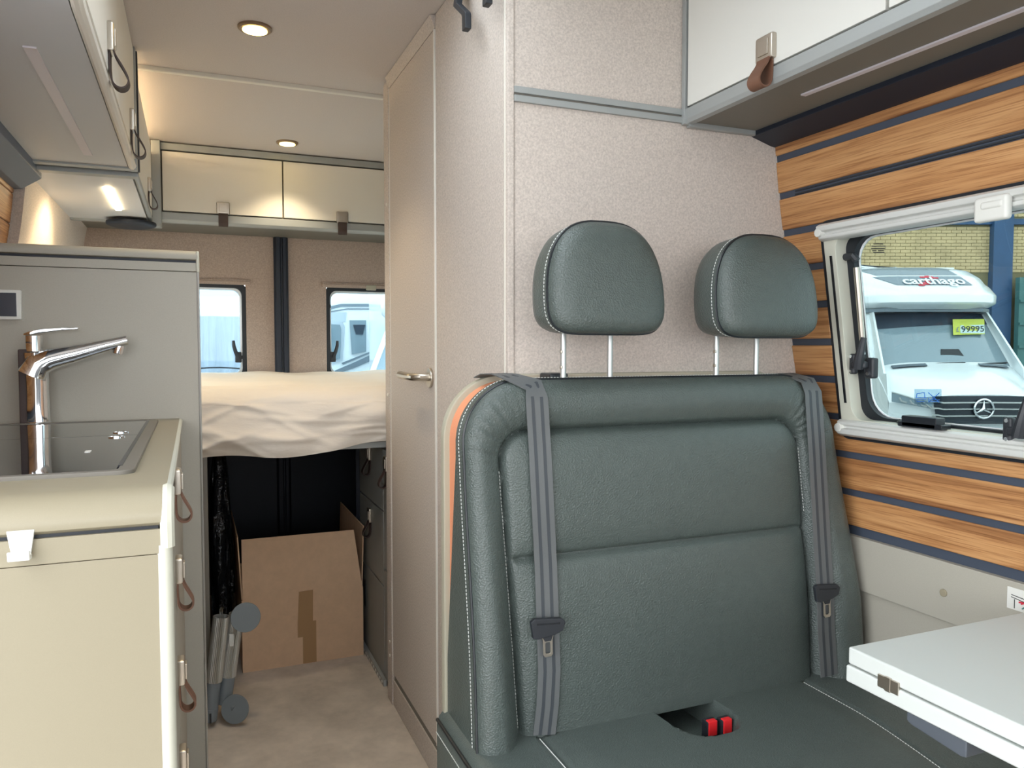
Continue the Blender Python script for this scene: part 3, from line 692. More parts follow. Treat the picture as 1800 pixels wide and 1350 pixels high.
sp = ob('spout', MB().rings(R), CHROME, tp, smooth=50)
xa = tx(210, 605); za = PY(210, 604, by_).z
ob('aerator', MB().cyl((xa-.004, by_, za-.024), (xa, by_, za-.004), .012, 16), CHROME, sp, bev=.002)
xj = tx(127, 618); ob('spout_joint', MB().tube([(xj-.001, by_, PY(127, 634, by_).z), (xj+.001, by_, PY(127, 634, by_).z+.0005)], .0005, 6), BLACKG, sp)
ob('cartridge', MB().cyl((bx_-.004, by_, tz(618)), (bx_-.004, by_, tz(590)), .017, 20), CHROME, tp, bev=.001)
lv = MB(); za_, zb_ = PY(45, 588, by_).z, PY(140, 578, by_).z; xa_, xb_ = tx(42, 588), tx(140, 578)
lv.rings([[Vector((lerp(xa_, xb_, t), by_-s1*wd, lerp(za_, zb_, t)+math.sin(t*3)*.004+s2*th)) for s1, s2 in ((-1, -1), (1, -1), (1, 1), (-1, 1))] for t, wd, th in ((0, .008, .002), (.12, .017, .004), (.35, .017, .0045), (.7, .013, .0035), (.95, .009, .0025), (1, .006, .0015))])
ob('lever', lv, CHROME, tp, bev=.0015)
ob('body_reflection', BX(tx(33, 650), tx(52, 650), by_-.008, by_+.014, WZ, tz(614)), LEATHDK, tp, bev=.003)  # brown slab stands in for wood reflected in the chrome body

# ================================================================== bench seat
BX0, BX1, BZ0, BZT, RL, RR = .440, 1.285, .45, 1.092, .115, .13
bench = thing('bench_seat', 'double bench seat in dark green leather with two headrests', 'seat', (.87, 1.15, 0))
def ztop(x):
    if x < BX0+RL: return BZT-(RL-math.sqrt(max(0, RL*RL-(BX0+RL-x)**2)))
    if x > BX1-RR: return BZT-(RR-math.sqrt(max(0, RR*RR-(x-BX1+RR)**2)))
    return BZT
def warp(x, z): return x+.042*min(1, max(0, (1.06-z)/.45))*sst(1.05, 1.285, x)
def dout(x, z):
    d = min(x-BX0, BX1-x, BZT-z)
    if x < BX0+RL and z > BZT-RL: d = RL-math.hypot(BX0+RL-x, z-BZT+RL)
    if x > BX1-RR and z > BZT-RR: d = RR-math.hypot(x-BX1+RR, z-BZT+RR)
    return max(0, d)
def dseam(x, z):
    xa = lerp(.53, .508, (z-.47)/.5); xb = 1.185; r = .055; zt = .998
    px = max(xa+r-x, x-xb+r); pz = z-zt+r
    if px > 0 and pz > 0: return r-math.hypot(px, pz)
    return min(x-xa, xb-x, zt-z)
def yplane(z): return 1.243+(z-.45)*.075
def yface(x, z):
    y = yplane(z); d = dout(x, z); s = dseam(x, z); r = .034
    if d < r: y += r*(1-math.sqrt(max(0, 1-(1-d/r)**2)))
    y += .012*math.exp(-(s/.0055)**2)
    if s > 0:
        k = 1-math.exp(-s/.028); e = abs(z-.767)
        y -= .016*k*(1-math.exp(-(e/.03)))+.004*k
        y += .009*math.exp(-(e/.005)**2)*min(1, s/.02)
    else:
        t = min(1, -s/.05); low = sst(1.0, .55, z) if x < .8 or x > 1.1 else 0
        y -= (.018+.03*low)*math.sin(math.pi*min(1, t)/2)
        if z > .84:   # gathers radiating from the inner corners
            for cx, sg in ((.57, -1), (1.13, 1)):
                dx, dz = (x-cx)*sg, z-.94
                if dx > -.03:
                    a = math.atan2(dz, dx); env = math.exp(-((a-.55)/.55)**2)*sst(.0, .018, -s)*sst(.10, .05, -s)
                    y += .0017*env*(math.sin(a*34)+.6*math.sin(a*53+1))
    return y
def xsamp(n):
    return [BX0+(BX1-BX0)*(.5-.5*math.cos(math.pi*((i/(n-1))*.86+.07)) if 0 else (lambda t: t+.0*t)(.5-.5*math.cos(math.pi*i/(n-1)))*.35+(i/(n-1))*.65*(BX1-BX0)/(BX1-BX0)) for i in range(n)]
NX, NZ = 210, 170
XS = [BX0+(BX1-BX0)*(.4*(.5-.5*math.cos(math.pi*i/(NX-1)))+.6*i/(NX-1)) for i in range(NX)]
XS[0] = BX0+1e-4; XS[-1] = BX1-1e-4
def yback(z): return pw([(.45, 1.40), (.95, 1.332), (1.1, 1.332)], z)
mb = MB(); vs = []
for j in range(NZ):
    t = j/(NZ-1); t = .75*t+.25*(.5-.5*math.cos(math.pi*t))
    for x in XS:
        z = lerp(BZ0, ztop(x), t); vs.append((warp(x, z), yface(x, z), z))
fs = [(j*NX+i, j*NX+i+1, (j+1)*NX+i+1, (j+1)*NX+i) for j in range(NZ-1) for i in range(NX-1)]
loop = [j*NX for j in range(NZ)]+[(NZ-1)*NX+i for i in range(1, NX)]+[j*NX+NX-1 for j in range(NZ-2, -1, -1)]
n0 = len(vs)
for k in range(1, 4):
    for i in loop:
        x, y, z = vs[i]; vs.append((x, lerp(y, yback(z), k/3), z))
nl = len(loop)
for k in range(3):
    A = loop if k == 0 else [n0+(k-1)*nl+q for q in range(nl)]
    B = [n0+k*nl+q for q in range(nl)]
    fs += [(A[q], A[q+1], B[q+1], B[q]) for q in range(nl-1)]
mb.add(vs, fs)
back = ob('backrest', mb, LEATH, bench, smooth=60)
lab(back, 'padded dark green leather backrest')
def outline(ins=0, n=14, dz=0):
    P = [(BX0+ins, BZ0)]
    for i in range(n+1): t = math.pi-math.pi/2*i/n; P.append((BX0+RL+(RL-ins)*math.cos(t), BZT-RL+(RL-ins)*math.sin(t)+dz))
    for i in range(n+1): t = math.pi/2-math.pi/2*i/n; P.append((BX1-RR+(RR-ins)*math.cos(t), BZT-RR+(RR-ins)*math.sin(t)+dz))
    P.append((BX1-ins, BZ0)); return P
def dense(P, step):
    out = []
    for (a, b), (c, d) in zip(P, P[1:]):
        n = max(1, int(math.hypot(c-a, d-b)/step)); out += [(lerp(a, c, i/n), lerp(b, d, i/n)) for i in range(n)]
    return out+[P[-1]]
ob('piping', MB().tube([(warp(x, z), yface(x, z)+.002, z) for x, z in dense(outline(.0015), .02)], .0032, 7), PIPE, back)
def dashes(pts, r=.0009, on=.0042, off=.0024):
    mb = MB(); acc = 0; P = [Vector(p) for p in pts]; L_ = [0]
    for a, b in zip(P, P[1:]): L_.append(L_[-1]+(b-a).length)
    def at(s):
        for i in range(len(P)-1):
            if s <= L_[i+1]: return P[i].lerp(P[i+1], (s-L_[i])/max(1e-9, L_[i+1]-L_[i]))
        return P[-1]
    s = 0
    while s+on < L_[-1]:
        mb.tube([at(s), at(s+on)], r, 4); s += on+off
    return mb
st = ob('stitching', dashes([(warp(x, z)-(.0012 if x < .6 else -.0012 if x > 1.2 else 0), yface(x, z)+.012, z+(.0012 if BZT-z < .05 else 0)) for x, z in dense(outline(0), .02)]), THREAD, back); lab(st, 'pale stitching along the edge')
# pale seam stitches beside the inner panel
pts = [(lerp(.53, .508, (z-.47)/.5)-.006, yface(lerp(.53, .508, (z-.47)/.5)-.006, z)-.0006, z) for z in [.47+i*.02 for i in range(24)]]
ob('stitching', dashes(pts), THREAD, back)
pts = [(warp(1.189, z), yface(1.189, z)-.0006, z) for z in [.80+i*.02 for i in range(8)]]
ob('stitching', dashes(pts), THREAD, back)
# orange strip and beige shell behind the cushion
ol = dense(outline(.006), .03)
mb = MB(); n = len(ol)
R = [[Vector((warp(x, z), yback(z)-.004, z)) for x, z in ol], [Vector((warp(x, z), max(1.387, yback(z)), z)) for x, z in ol]]
vs = R[0]+R[1]; mb.add(vs, [(i, i+1, n+i+1, n+i) for i in range(n-1)]); ol_o = ob('orange_edge', mb, ORANGE, bench); lab(ol_o, 'orange leather edge behind the backrest')
pl = outline(-.006, dz=0); pl = [(x, z if z > BZ0 else .02) for x, z in pl]
ob('back_shell', MB().prism(pl, lambda x, z, y: (warp(x, z), y, z), 1.386, 1.407), SHELL, bench, bev=.004)
ob('top_clip', BX(.632, .672, 1.335, 1.385, 1.088, 1.1005), BLACKP, bench, bev=.004)
# seat cushion with buckle recess
SX0, SX1, SY0, SY1 = .422, 1.325, .70, 1.398
NCX, NCY = .868, 1.235
def zseat(x, y):
    z = .453; r = .03
    d = min(x-SX0, SX1-x, y-SY0)
    if d < r: z -= r*(1-math.sqrt(max(0, 1-(1-d/r)**2)))
    for gx in (.565, 1.17):
        z -= .006*math.exp(-((x-gx-.05*sst(1.1, .75, y)*(1 if gx < 1 else -1))/.0045)**2)
    z += .007*sst(.565, .62, x)*sst(1.17, 1.1, x)*math.sin(math.pi*min(1, max(0, (y-.7)/.6)))
    # round shouldered recess
    ex = abs((x-NCX)/.064); ey = (NCY-y)/.125
    q = (ex**3.2+max(0, ey)**3.2)**(1/3.2)
    z -= .055*sst(1.08, .96, q)
    return z
nx, ny = 190, 150
mb = MB(); vs = []
for j in range(ny):
    y = lerp(SY0, SY1, j/(ny-1))
    for i in range(nx):
        x = lerp(SX0, SX1, i/(nx-1)); vs.append((x, y, zseat(x, y)))
fs = [(j*nx+i, j*nx+i+1, (j+1)*nx+i+1, (j+1)*nx+i) for j in range(ny-1) for i in range(nx-1)]
loop = [j*nx for j in range(ny-1, -1, -1)]+list(range(1, nx))+[j*nx+nx-1 for j in range(1, ny)]
n0 = len(vs); nl = len(loop)
for k in (1, 2):
    for i in loop: x, y, z = vs[i]; vs.append((x, y, z-.05*k))
A = loop
for k in range(2):
    B = [n0+k*nl+q for q in range(nl)]; fs += [(A[q], A[q+1], B[q+1], B[q]) for q in range(nl-1)]; A = B
mb.add(vs, fs)
cush = ob('seat_cushion', mb, LEATHS, bench, smooth=60)
ob('piping', MB().tube([(SX0+.001, y, zseat(SX0+.001, y)+.002) for y in [SY1-i*.04 for i in range(17)]], .0036, 7), PIPE, cush)
ob('stitching', dashes([(SX0-.001, y, .408) for y in (SY1, SY0)]), THREAD, cush)
pts = [(gx_, y, zseat(gx_, y)+.0005) for y, gx_ in [(1.22-i*.03, .565+.05*sst(1.1, .75, 1.22-i*.03)-.006) for i in range(16)]]
ob('stitching', MB().tube(pts, .0011, 5), THREAD, cush)
pts = [(gx_, y, zseat(gx_, y)+.0005) for y, gx_ in [(1.22-i*.03, 1.17-.05*sst(1.1, .75, 1.22-i*.03)-.006) for i in range(16)]]
ob('stitching', dashes(pts), THREAD, cush)
ob('seat_base', BX(SX0+.02, SX1-.005, .78, 1.385, 0, .36), TAUPED, bench, bev=.004)
# headrests
def headrest(cx, cz, hw, tw):
    def outl(s, n=56):
        P = []
        for k in range(n):
            t = 2*math.pi*k/n; c, si = math.cos(t), math.sin(t)
            if si >= 0: x = hw*math.copysign(abs(c)**.70, c); z = .147*abs(si)**.84
            else: x = hw*math.copysign(abs(c)**.30, c)*(1-.06*abs(si)); z = -.058*abs(si)**.55
            P.append((x*s, z*s if z > 0 else z*(s if s > .9 else s)))
        return P
    lean = lambda z: .10*z
    R = []
    for y, s in ((1.2015, .02), (1.202, .35), (1.204, .62), (1.209, .82), (1.217, .93), (1.228, .985), (1.238, 1.0), (1.243, .998), (1.275, 1.0), (1.30, .985), (1.322, .93), (1.335, .80), (1.338, .4)):
        R.append([Vector((cx+x+tw*(y-1.24), y+lean(z), cz+z)) for x, z in outl(s)])
    pad = ob('headrest', MB().rings(R), LEATH, bench, smooth=60)
    P = outl(1.004)
    ob('piping', MB().tube([(cx+x, 1.238+lean(z), cz+z) for x, z in P], .0026, 6, closed=True), PIPE, pad)
    ob('stitching', dashes([(cx+x*1.004+tw*.012, 1.251+lean(z), cz+z*1.004) for x, z in P+P[:1]]), THREAD, pad)
    return pad
for cx, cz, hw, pa, pb in ((.700, 1.233, .119, 990, 1072), (1.066, 1.229, .122, 1259, 1329)):
    pad = headrest(cx, cz, hw, 0)
    for i, u in enumerate((pa, pb)):
        xx = PY(u, 630, 1.312).x
        po = ob('post', MB().cyl((xx, 1.312, 1.07), (xx, 1.312, 1.20), .0058, 14), ALU, pad)
        if i == 0:
            for z in (1.113, 1.142): ob('notch', BX(xx-.0075, xx-.004, 1.306, 1.314, z-.003, z+.003), STEEL, po, bev=.001)

# ---- seat belts
def surf(u, v, off=.006):
    y = 1.25; p = PY(u, v, y)
    for _ in range(12):
        z = min(p.z, ztop(min(max(p.x, BX0+.002), BX1-.002))-.002); x = p.x
        x0 = x
        for _k in range(4): x0 = x-(warp(x0, z)-x0)
        x0 = min(max(x0, BX0+.004), BX1-.004); y = min(yface(min(max(x0+q, BX0+.004), BX1-.004), z) for q in (-.022, -.011, 0, .011, .022))-off; p = PY(u, v, y)
    return p
def seat_belt(label, pxs, over, ku_, kv, wd):
    sb = thing('seat_belt', label, 'seat belt', (surf(*pxs[-1]).x, 1.2, .45), 'black seat belts on the bench')
    D = dense([(float(a), float(b)) for a, b in pxs], 14)
    P = [surf(*d) for d in D]
    ys = [p.y for p in P]
    for _ in range(14):   # webbing bridges the hollows
        ys = [ys[0]]+[min(ys[i], .5*(ys[i-1]+ys[i+1])) if True else 0 for i in range(1, len(ys)-1)]+[ys[-1]]
    P = [PY(d[0], d[1], y) for d, y in zip(D, ys)]
    P = [Vector(o) for o in over]+P
    L_, R_, N_ = [], [], []
    for i, p in enumerate(P):
        d = P[min(i+1, len(P)-1)]-P[max(i-1, 0)]; d.normalize()
        sd = Vector((1, 0, 0)); sd = sd-d*sd.dot(d); sd.normalize(); nn = d.cross(sd); nn.normalize()
        if nn.y > 0 and i >= len(over): nn = -nn
        if i < len(over) and nn.z < 0: nn = -nn
        L_.append(p-sd*wd/2); R_.append(p+sd*wd/2); N_.append(nn)
    sp_ = ob('webbing', MB().ribbon(L_, R_, .0016, N_), BELT, sb, smooth=50); lab(sp_, 'woven charcoal belt webbing')
    for c in (-.2, .2):
        la_ = [l.lerp(r, .5+c-.07)+n*.0005 for l, r, n in zip(L_, R_, N_)]; ra_ = [l.lerp(r, .5+c+.07)+n*.0005 for l, r, n in zip(L_, R_, N_)]
        ob('woven_band', MB().ribbon(la_, ra_, .001, N_), BELTD, sp_, smooth=50)
    # latch plate
    c = surf(ku_, kv, .014); k = .075
    e = lambda x, z, o: Vector((c.x+x, c.y+z*k-o, c.z+z))
    def slab(pts, o0, o1, nm, m, bev): return ob(nm, MB().prism(pts, lambda x, z, o: e(x, z, o), o0, o1), m, sb, bev=bev)
    br = slab([(-.033, .016), (-.026, .021), (.028, .016), (.035, .009), (.030, -.006), (.014, -.012), (-.020, -.016), (-.029, -.014)], -.002, .007, 'latch_bracket', BLACKP, .002)
    ob('belt_slot', MB().prism([(-.022, .0125), (.023, .009), (.023, .0065), (-.022, .010)], lambda x, z, o: e(x, z, o), .0066, .0076), BLACKG, br, smooth=0)
    tg = ob('latch_tongue', frame_ring(MB(), [(-.013, -.011), (.012, -.011), (.0095, -.020), (.0095, -.046), (.006, -.050), (-.006, -.050), (-.0095, -.046), (-.0095, -.020)], [(-.004, -.024), (.004, -.024), (.0048, -.027), (.0048, -.042), (.0035, -.044), (-.0035, -.044), (-.0048, -.042), (-.0048, -.027)], lambda x, z, o: e(x, z, o), .001, .0035), STEEL, sb, bev=.0006)
    ob('tongue_sleeve', MB().prism([(-.012, -.010), (.011, -.010), (.006, -.022), (-.006, -.022)], lambda x, z, o: e(x, z, o), .0005, .0048), BLACKP, tg, bev=.0006)
    return sb
seat_belt('charcoal seat belt over the backrest on the aisle side', [(938, 676), (944, 700), (950, 800), (955, 900), (960, 1000), (963, 1090), (966, 1180), (963, 1240), (957, 1292)], [(.520, 1.40, 1.092), (.524, 1.375, 1.100), (.532, 1.335, 1.102), (.538, 1.305, 1.0975)], 961, 1104, .044)
seat_belt('charcoal seat belt over the backrest on the window side', [(1420, 668), (1430, 690), (1436, 780), (1441, 870), (1446, 960), (1451, 1040), (1453, 1110), (1457, 1170), (1458, 1188)], [(1.185, 1.40, 1.080), (1.190, 1.36, 1.092), (1.198, 1.32, 1.094)], 1451, 1042, .046)
# buckles
for (u, v, lbl) in ((1251, 1276, 'red button belt buckle in the seat gap, aisle side'), (1277, 1273, 'red button belt buckle in the seat gap, window side')):
    p = PZ(u, v, .442); t = thing('belt_buckle', lbl, 'belt buckle', (p.x, p.y, .40), 'belt buckles in the seat gap')
    ob('housing', BX(p.x-.012, p.x+.013, p.y-.004, p.y+.016, .396, .452), BLACKP, t, bev=.003)
    ob('release_button', BX(p.x-.010, p.x+.009, p.y-.006, p.y+.006, .425, .4535), RED, t, bev=.002)

# ================================================================== table
tb = thing('folding_table', 'white two leaf folding table on the plank wall', 'table', (1.1, .45, .67))
T0, T1 = .864, .8205
for z0, z1 in ((.6955, .72), (.669, .6935)):
    ob('table_leaf', BX(T0-(.0 if z0 > .68 else .002), 1.332, -.05, T1+(0 if z0 > .68 else .002), z0, z1), TABLE, tb, bev=.003, seg=3)
h0 = PX(1545, 1190, T0).y; h1 = PX(1582, 1205, T0).y
mb = BX(T0-.003, T0+.004, h1, h0, .685, .7025); hg = ob('hinge', mb, STEEL, tb, bev=.0008)
for yy in (h0+.001-.010, h1-.001+.010-.0): pass
ob('hinge_knuckle', BX(T0-.0036, T0+.002, lerp(h1, h0, .38), lerp(h1, h0, .66), .6838, .7037), STEEL, hg, bev=.0008)
q0 = PZ(1604, 1275, .66); q1 = PZ(1705, 1325, .655)
ob('support_bracket', MB().prism([(q0.y+.02, .668), (q0.y+.02, .655), (q0.y+.012, .652), (q1.y+.012, .645), (q1.y+.004, .647), (q1.y+.004, .668)], lambda y, z, x: (x, y, z), q0.x+.012, q0.x+.05), mat('bracket_grey', srgb(72, 78, 86), .5), tb, bev=.003)
ob('wall_rail', BX(1.30, 1.336, -.05, .78, .63, .668), GREYP, tb, bev=.002)
ob('table_leg', MB().tube([(1.1, .3, 0), (1.1, .3, .02), (1.1, .3, .021), (1.1, .3, .67)], [.07, .06, .03, .03], 20), ALUP, tb)
# sticker on the apron
xs1 = xw(.7)-.0125; s0 = PX(1771, 1030, xs1); s1 = PX(1771, 1068, xs1)
stc = thing('instruction_label', 'white instruction label with red arrow on the beige apron', 'label', (xs1, s0.y-.04, s1.z))
ob('paper', BX(xs1-.0005, xs1+.001, s0.y-.085, s0.y, s1.z, s0.z), WHITEM, stc, bev=.0004)
for (y0, z0, y1, z1, m) in ((.008, .022, .035, .018, PRINT), (.008, .026, .04, .023, PRINT), (.014, .019, .014, .003, PRINT), (.022, .016, .034, .018, REDD), (.026, .014, .034, .018, REDD), (.028, .006, .031, .009, GREENT), (.034, .005, .050, .006, PRINT), (.04, .02, .07, .012, PRINT)):
    ob('print_line', MB().tube([(xs1-.001, s0.y-y0, s1.z+z0), (xs1-.001, s0.y-y1, s1.z+z1)], .0007 if m is PRINT else .0014, 5), m, stc)

# ================================================================== rear bed and storage
bed = thing('bed', 'raised rear double bed with cream fitted sheet', 'bed', (.4, 3.1, .80))
YB0 = 2.50
_r = random.Random(4)
FOLDS = [(_r.uniform(-.1, .7), _r.uniform(.15, .62), _r.uniform(-.6, .6), _r.uniform(.003, .008)) for _ in range(26)]
def bedpt(u, v):
    x = lerp(-.42, 1.20, u)
    sag = .004*math.sin(x*9)+.003*math.sin(x*23+1)
    # path: under edge -> front face -> rolled top -> far side
    t = v
    zb = .812-.004*math.sin(x*7)+.006*math.sin(x*17)+.028*sst(.40, .60, x)
    wr_ = .005*math.sin(x*14+t*9)+.003*math.sin(x*31-t*17)+.004*math.sin(x*5+t*21)
    for fx_, ft_, an_, am_ in FOLDS:
        dd = (x-fx_)*math.sin(an_)+(t-ft_)*.6*math.cos(an_); al = abs((x-fx_)*math.cos(an_)-(t-ft_)*.6*math.sin(an_))
        wr_ -= am_*math.exp(-(dd/.012)**2)*max(0, 1-al/.22)
    if t < .12: return Vector((x, lerp(YB0+.10, YB0+.012, t/.12), zb+.008-.01*math.sin(t/.12*math.pi)))
    if t < .45: k = (t-.12)/.33; return Vector((x, YB0+.012-.026*math.sin(k*math.pi*.9)+wr_*1.5, lerp(zb, .975, k)))
    if t < .62:
        k = (t-.45)/.17; a = k*math.pi/2
        return Vector((x, YB0+.004+.09*(1-math.cos(a))+wr_, .975+.045*math.sin(a)+wr_*.5))
    k = (t-.62)/.38
    return Vector((x, lerp(YB0+.094, YR-.025, k), 1.02+sag+.012*sst(.3, .9, k)+.004*math.sin(k*25+x*4)))
shm = MB().grid(bedpt, 260, 140)
ob('mattress', shm, SHEET, bed, smooth=70)
ob('bed_board', BX(-.42, 1.22, YB0+.04, YR-.015, .818, .838), BEIGE, bed, bev=.002)
ob('board_edge', BX(-.42, 1.22, YB0+.03, YB0+.042, .816, .836), ALUP, bed, bev=.002)
# drawer cabinet under the bed
DX = .588
dc = thing('drawer_cabinet', 'grey drawer cabinet under the bed beside the cardboard box', 'cabinet', (.9, 2.75, 0))
ob('body', BX(DX+.016, 1.22, 2.45, 2.98, 0, .812), DRAWER, dc)
z1_ = PX(634, 865, DX).z; z2_ = PX(642, 990, DX).z
yv = PX(674, 900, DX).y
for (y0, y1, cols) in ((yv+.003, 2.965, (('drawer', z1_+.003, .806), ('drawer', z2_+.003, z1_-.003), ('door', .02, z2_-.003))), (2.452, yv-.003, (('drawer', .40, .806), ('door', .02, .394)))):
    for nm, z0, z1 in cols:
        d_ = ob(nm, BX(DX, DX+.016, y0, y1, z0, z1), DRAWER, dc, bev=.0015)
        if nm == 'drawer':
            pp = {z1_+.003: (651, 796), z2_+.003: (652, 905), .40: (681, 815)}[z0]
            p = PX(*pp, DX); strap_handle(d_, (DX, p.y, p.z), (-1, 0, 0), (0, 1, 0), w=.038, h=.05, loop=.055, strap=LEATHDK, out=.03)
        elif y0 > 2.5:
            ob('recessed_grip', BX(DX-.002, DX+.004, y1-.10, y1-.085, z1-.16, z1-.06), BLACKP, d_)
rl = ob('track_rail', BX(DX-.012, DX, 2.53, 2.90, 0, .022), ALUP, dc, bev=.002)
for i in range(11): ob('rail_hole', MB().cyl((DX-.0135, 2.55+i*.033, .011), (DX-.0115, 2.55+i*.033, .011), .0055, 10), WHITEM, rl)
ob('side_board', BX(DX-.01, 1.22, 2.985, 3.0, 0, .812), NAVY, dc)
# cardboard box
QX0, QX1, QY, QY1 = .142, .570, 2.83, 3.33
zf = PY(534, 1043, QY).z; 
bxo = thing('cardboard_box', 'open brown cardboard box on the floor under the bed', 'box', ((QX0+QX1)/2, (QY+QY1)/2, 0))
th = .004
ob('front_panel', BX(QX0, QX1, QY, QY+th, 0, zf), CARD, bxo)
ob('back_panel', BX(QX0, QX1, QY1-th, QY1, 0, zf), CARD, bxo)
for x in (QX0, QX1-th): ob('side_panel', BX(x, x+th, QY+th, QY1-th, 0, zf), CARD, bxo)
ob('base_panel', BX(QX0+th, QX1-th, QY+th, QY1-th, .001, .005), CARD, bxo)
ft = PY(430, 950, QY).z
def flap(pts, d): 
    P = [Vector(p) for p in pts]; d = Vector(d)
    return MB().hexa(P+[p+d for p in P])
ob('flap', flap([(QX0+.003, QY, zf), (QX1-.003, QY, zf), (QX1-.03, QY+.012, ft), (QX0+.003, QY+.012, ft)], (0, th, 0)), CARD, bxo)
ob('flap', flap([(QX1, QY+.01, zf), (QX1, QY1-.01, zf), (QX1+.008, QY1-.01, zf+.225), (QX1+.008, QY+.01, zf+.225)], (-th, 0, 0)), CARD, bxo)
ob('flap', flap([(QX0, QY+.01, zf), (QX0, QY1-.01, zf), (QX0-.012, QY1-.01, zf+.225), (QX0-.012, QY+.01, zf+.225)], (th, 0, 0)), CARD, bxo)
xt = PY(541, 1100, QY).x
ob('tape', BX(xt-.018, xt+.030, QY-.0008, QY+.001, .001, .155), TAPE, bxo)
ob('tape', MB().prism([(xt-.036, .10), (xt-.036, .15), (xt-.030, zf+.008), (xt+.020, zf+.010), (xt+.018, .13), (xt-.018, .10)], lambda x, z, y: (x, y, z), QY-.0016, QY-.0002), TAPE, bxo)
# dark bags and a storage bin in the gloom on the left
def sack(name, label, x0, x1, y0, y1, z0, z1, seed):
    rnd = random.Random(seed); ph = [rnd.uniform(0, 6) for _ in range(6)]
    R = []
    for j in range(15):
        t = j/14; k = math.sin(math.pi*(.08+.84*t))**.45
        ring = []
        for i in range(36):
            a = 2*math.pi*i/36; rr = k*(1+.07*math.sin(a*5+ph[0]+t*6)+.05*math.sin(a*9+ph[1]-t*11)+.04*math.sin(a*14+t*17+ph[2]))
            ca = math.copysign(abs(math.cos(a))**.6, math.cos(a)); sa = math.copysign(abs(math.sin(a))**.6, math.sin(a))
            ring.append(Vector(((x0+x1)/2+(x1-x0)/2*rr*ca, (y0+y1)/2+(y1-y0)/2*rr*sa, lerp(z0, z1, t))))
        R.append(ring)
    return tag(ob(name, MB().rings(R), BAG, smooth=60), label, 'bag')
sack('plastic_bag', 'crinkled black plastic bag standing beside the cardboard box', .045, .125, 3.0, 3.3, 0, .74, 3)
sack('plastic_bag', 'crinkled black plastic bag stuffed high by the kitchen partition', -.34, .01, 2.9, 3.3, .412, .79, 5)
st_ = thing('storage_bin', 'dark storage bin under the bed holding up the black bag', 'bin', (-.15, 2.95, 0))
ob('body', BX(-.38, .03, 2.86, 3.3, 0, .385), NAVY, st_, bev=.01); ob('lid', BX(-.39, .035, 2.85, 3.31, .385, .41), NAVY, st_, bev=.006)
ob('bed_leg', BX(-.03, .034, 2.52, 2.55, 0, .816), TAUPED, bed, bev=.003)

# ================================================================== ribbed aluminium legs with grey feet
def ribbed(a, b, r, n=30):
    a = Vector(a); b = Vector(b); d = (b-a).normalized(); e1 = d.cross(Vector((0, 1, 0))).normalized(); e2 = d.cross(e1)
    ring = lambda c: [c+(e1*math.cos(2*math.pi*i/(2*n))+e2*math.sin(2*math.pi*i/(2*n)))*(r if i % 2 else r*.94) for i in range(2*n)]
    R = [ring(a), ring(b)]
    inner = [c*.85+b*.15 for c in R[1]]; deep = [p-d*.05 for p in inner]
    return MB().rings(R+[inner, deep], True, True), d
YL = 2.465
def atY(u, v, y=YL): return PY(u, v, y)
lg = thing('table_leg', 'ribbed aluminium leg with open top beside the partition', 'table leg', atY(380, 1285))
a_, b_ = atY(376, 1197), atY(389, 1083)
m_, d_ = ribbed(a_, b_, .024); ob('ribbed_tube', m_, ALU, lg, smooth=20)
ob('socket', MB().cyl(a_-d_*.085, a_+d_*.004, .021, 24), GREYP, lg, bev=.002)
mb = MB().cyl(a_-d_*.12, a_-d_*.08, .022, 24); ob('foot_clamp', mb, GREYP, lg, bev=.002)
ob('clamp_slot', BX((a_-d_*.1).x-.003, (a_-d_*.1).x+.003, YL-.024, YL-.019, (a_-d_*.12).z, (a_-d_*.09).z), BLACKP, lg)
ob('latch_pin', MB().tube([b_+Vector((0, .01, .004)), b_+Vector((0, .01, .018)), b_+Vector((.004, .008, .024))], .005, 8), CHROME, lg)
lg2 = thing('table_leg', 'ribbed aluminium leg with two round grey discs by the box', 'table leg', atY(410, 1268, 2.485))
a_, b_ = atY(401, 1188, 2.485), atY(416, 1078, 2.485)
m_, d_ = ribbed(a_, b_, .023); ob('ribbed_tube', m_, ALU, lg2, smooth=20)
ob('socket', MB().cyl(a_-d_*.085, a_+d_*.004, .021, 24, ), GREYP, lg2, bev=.002)
def disc(u, v, y, r, tilt):
    c = atY(u, v, y); n = Vector((math.sin(tilt)*.9, -1, .25)).normalized()
    ob('foot_disc', MB().tube([c, c+n*.006], r, 36), GREYP, lg2, bev=.0015)
    return c, n
c, n = disc(432, 1085, 2.44, .044, -.25); ob('disc_stem', MB().cyl(c+Vector((0, .001, 0)), b_+d_*-.01, .012, 14), GREYP, lg2)
c, n = disc(414, 1246, 2.44, .043, -.6); ob('disc_stem', MB().cyl(c+Vector((0, .001, 0)), a_-d_*.07, .012, 14), GREYP, lg2)
c = atY(407, 1120, 2.460); ob('sticker', BX(c.x-.006, c.x+.006, c.y-.001, c.y+.0005, c.z-.028, c.z+.01), WHITEM, lg2)

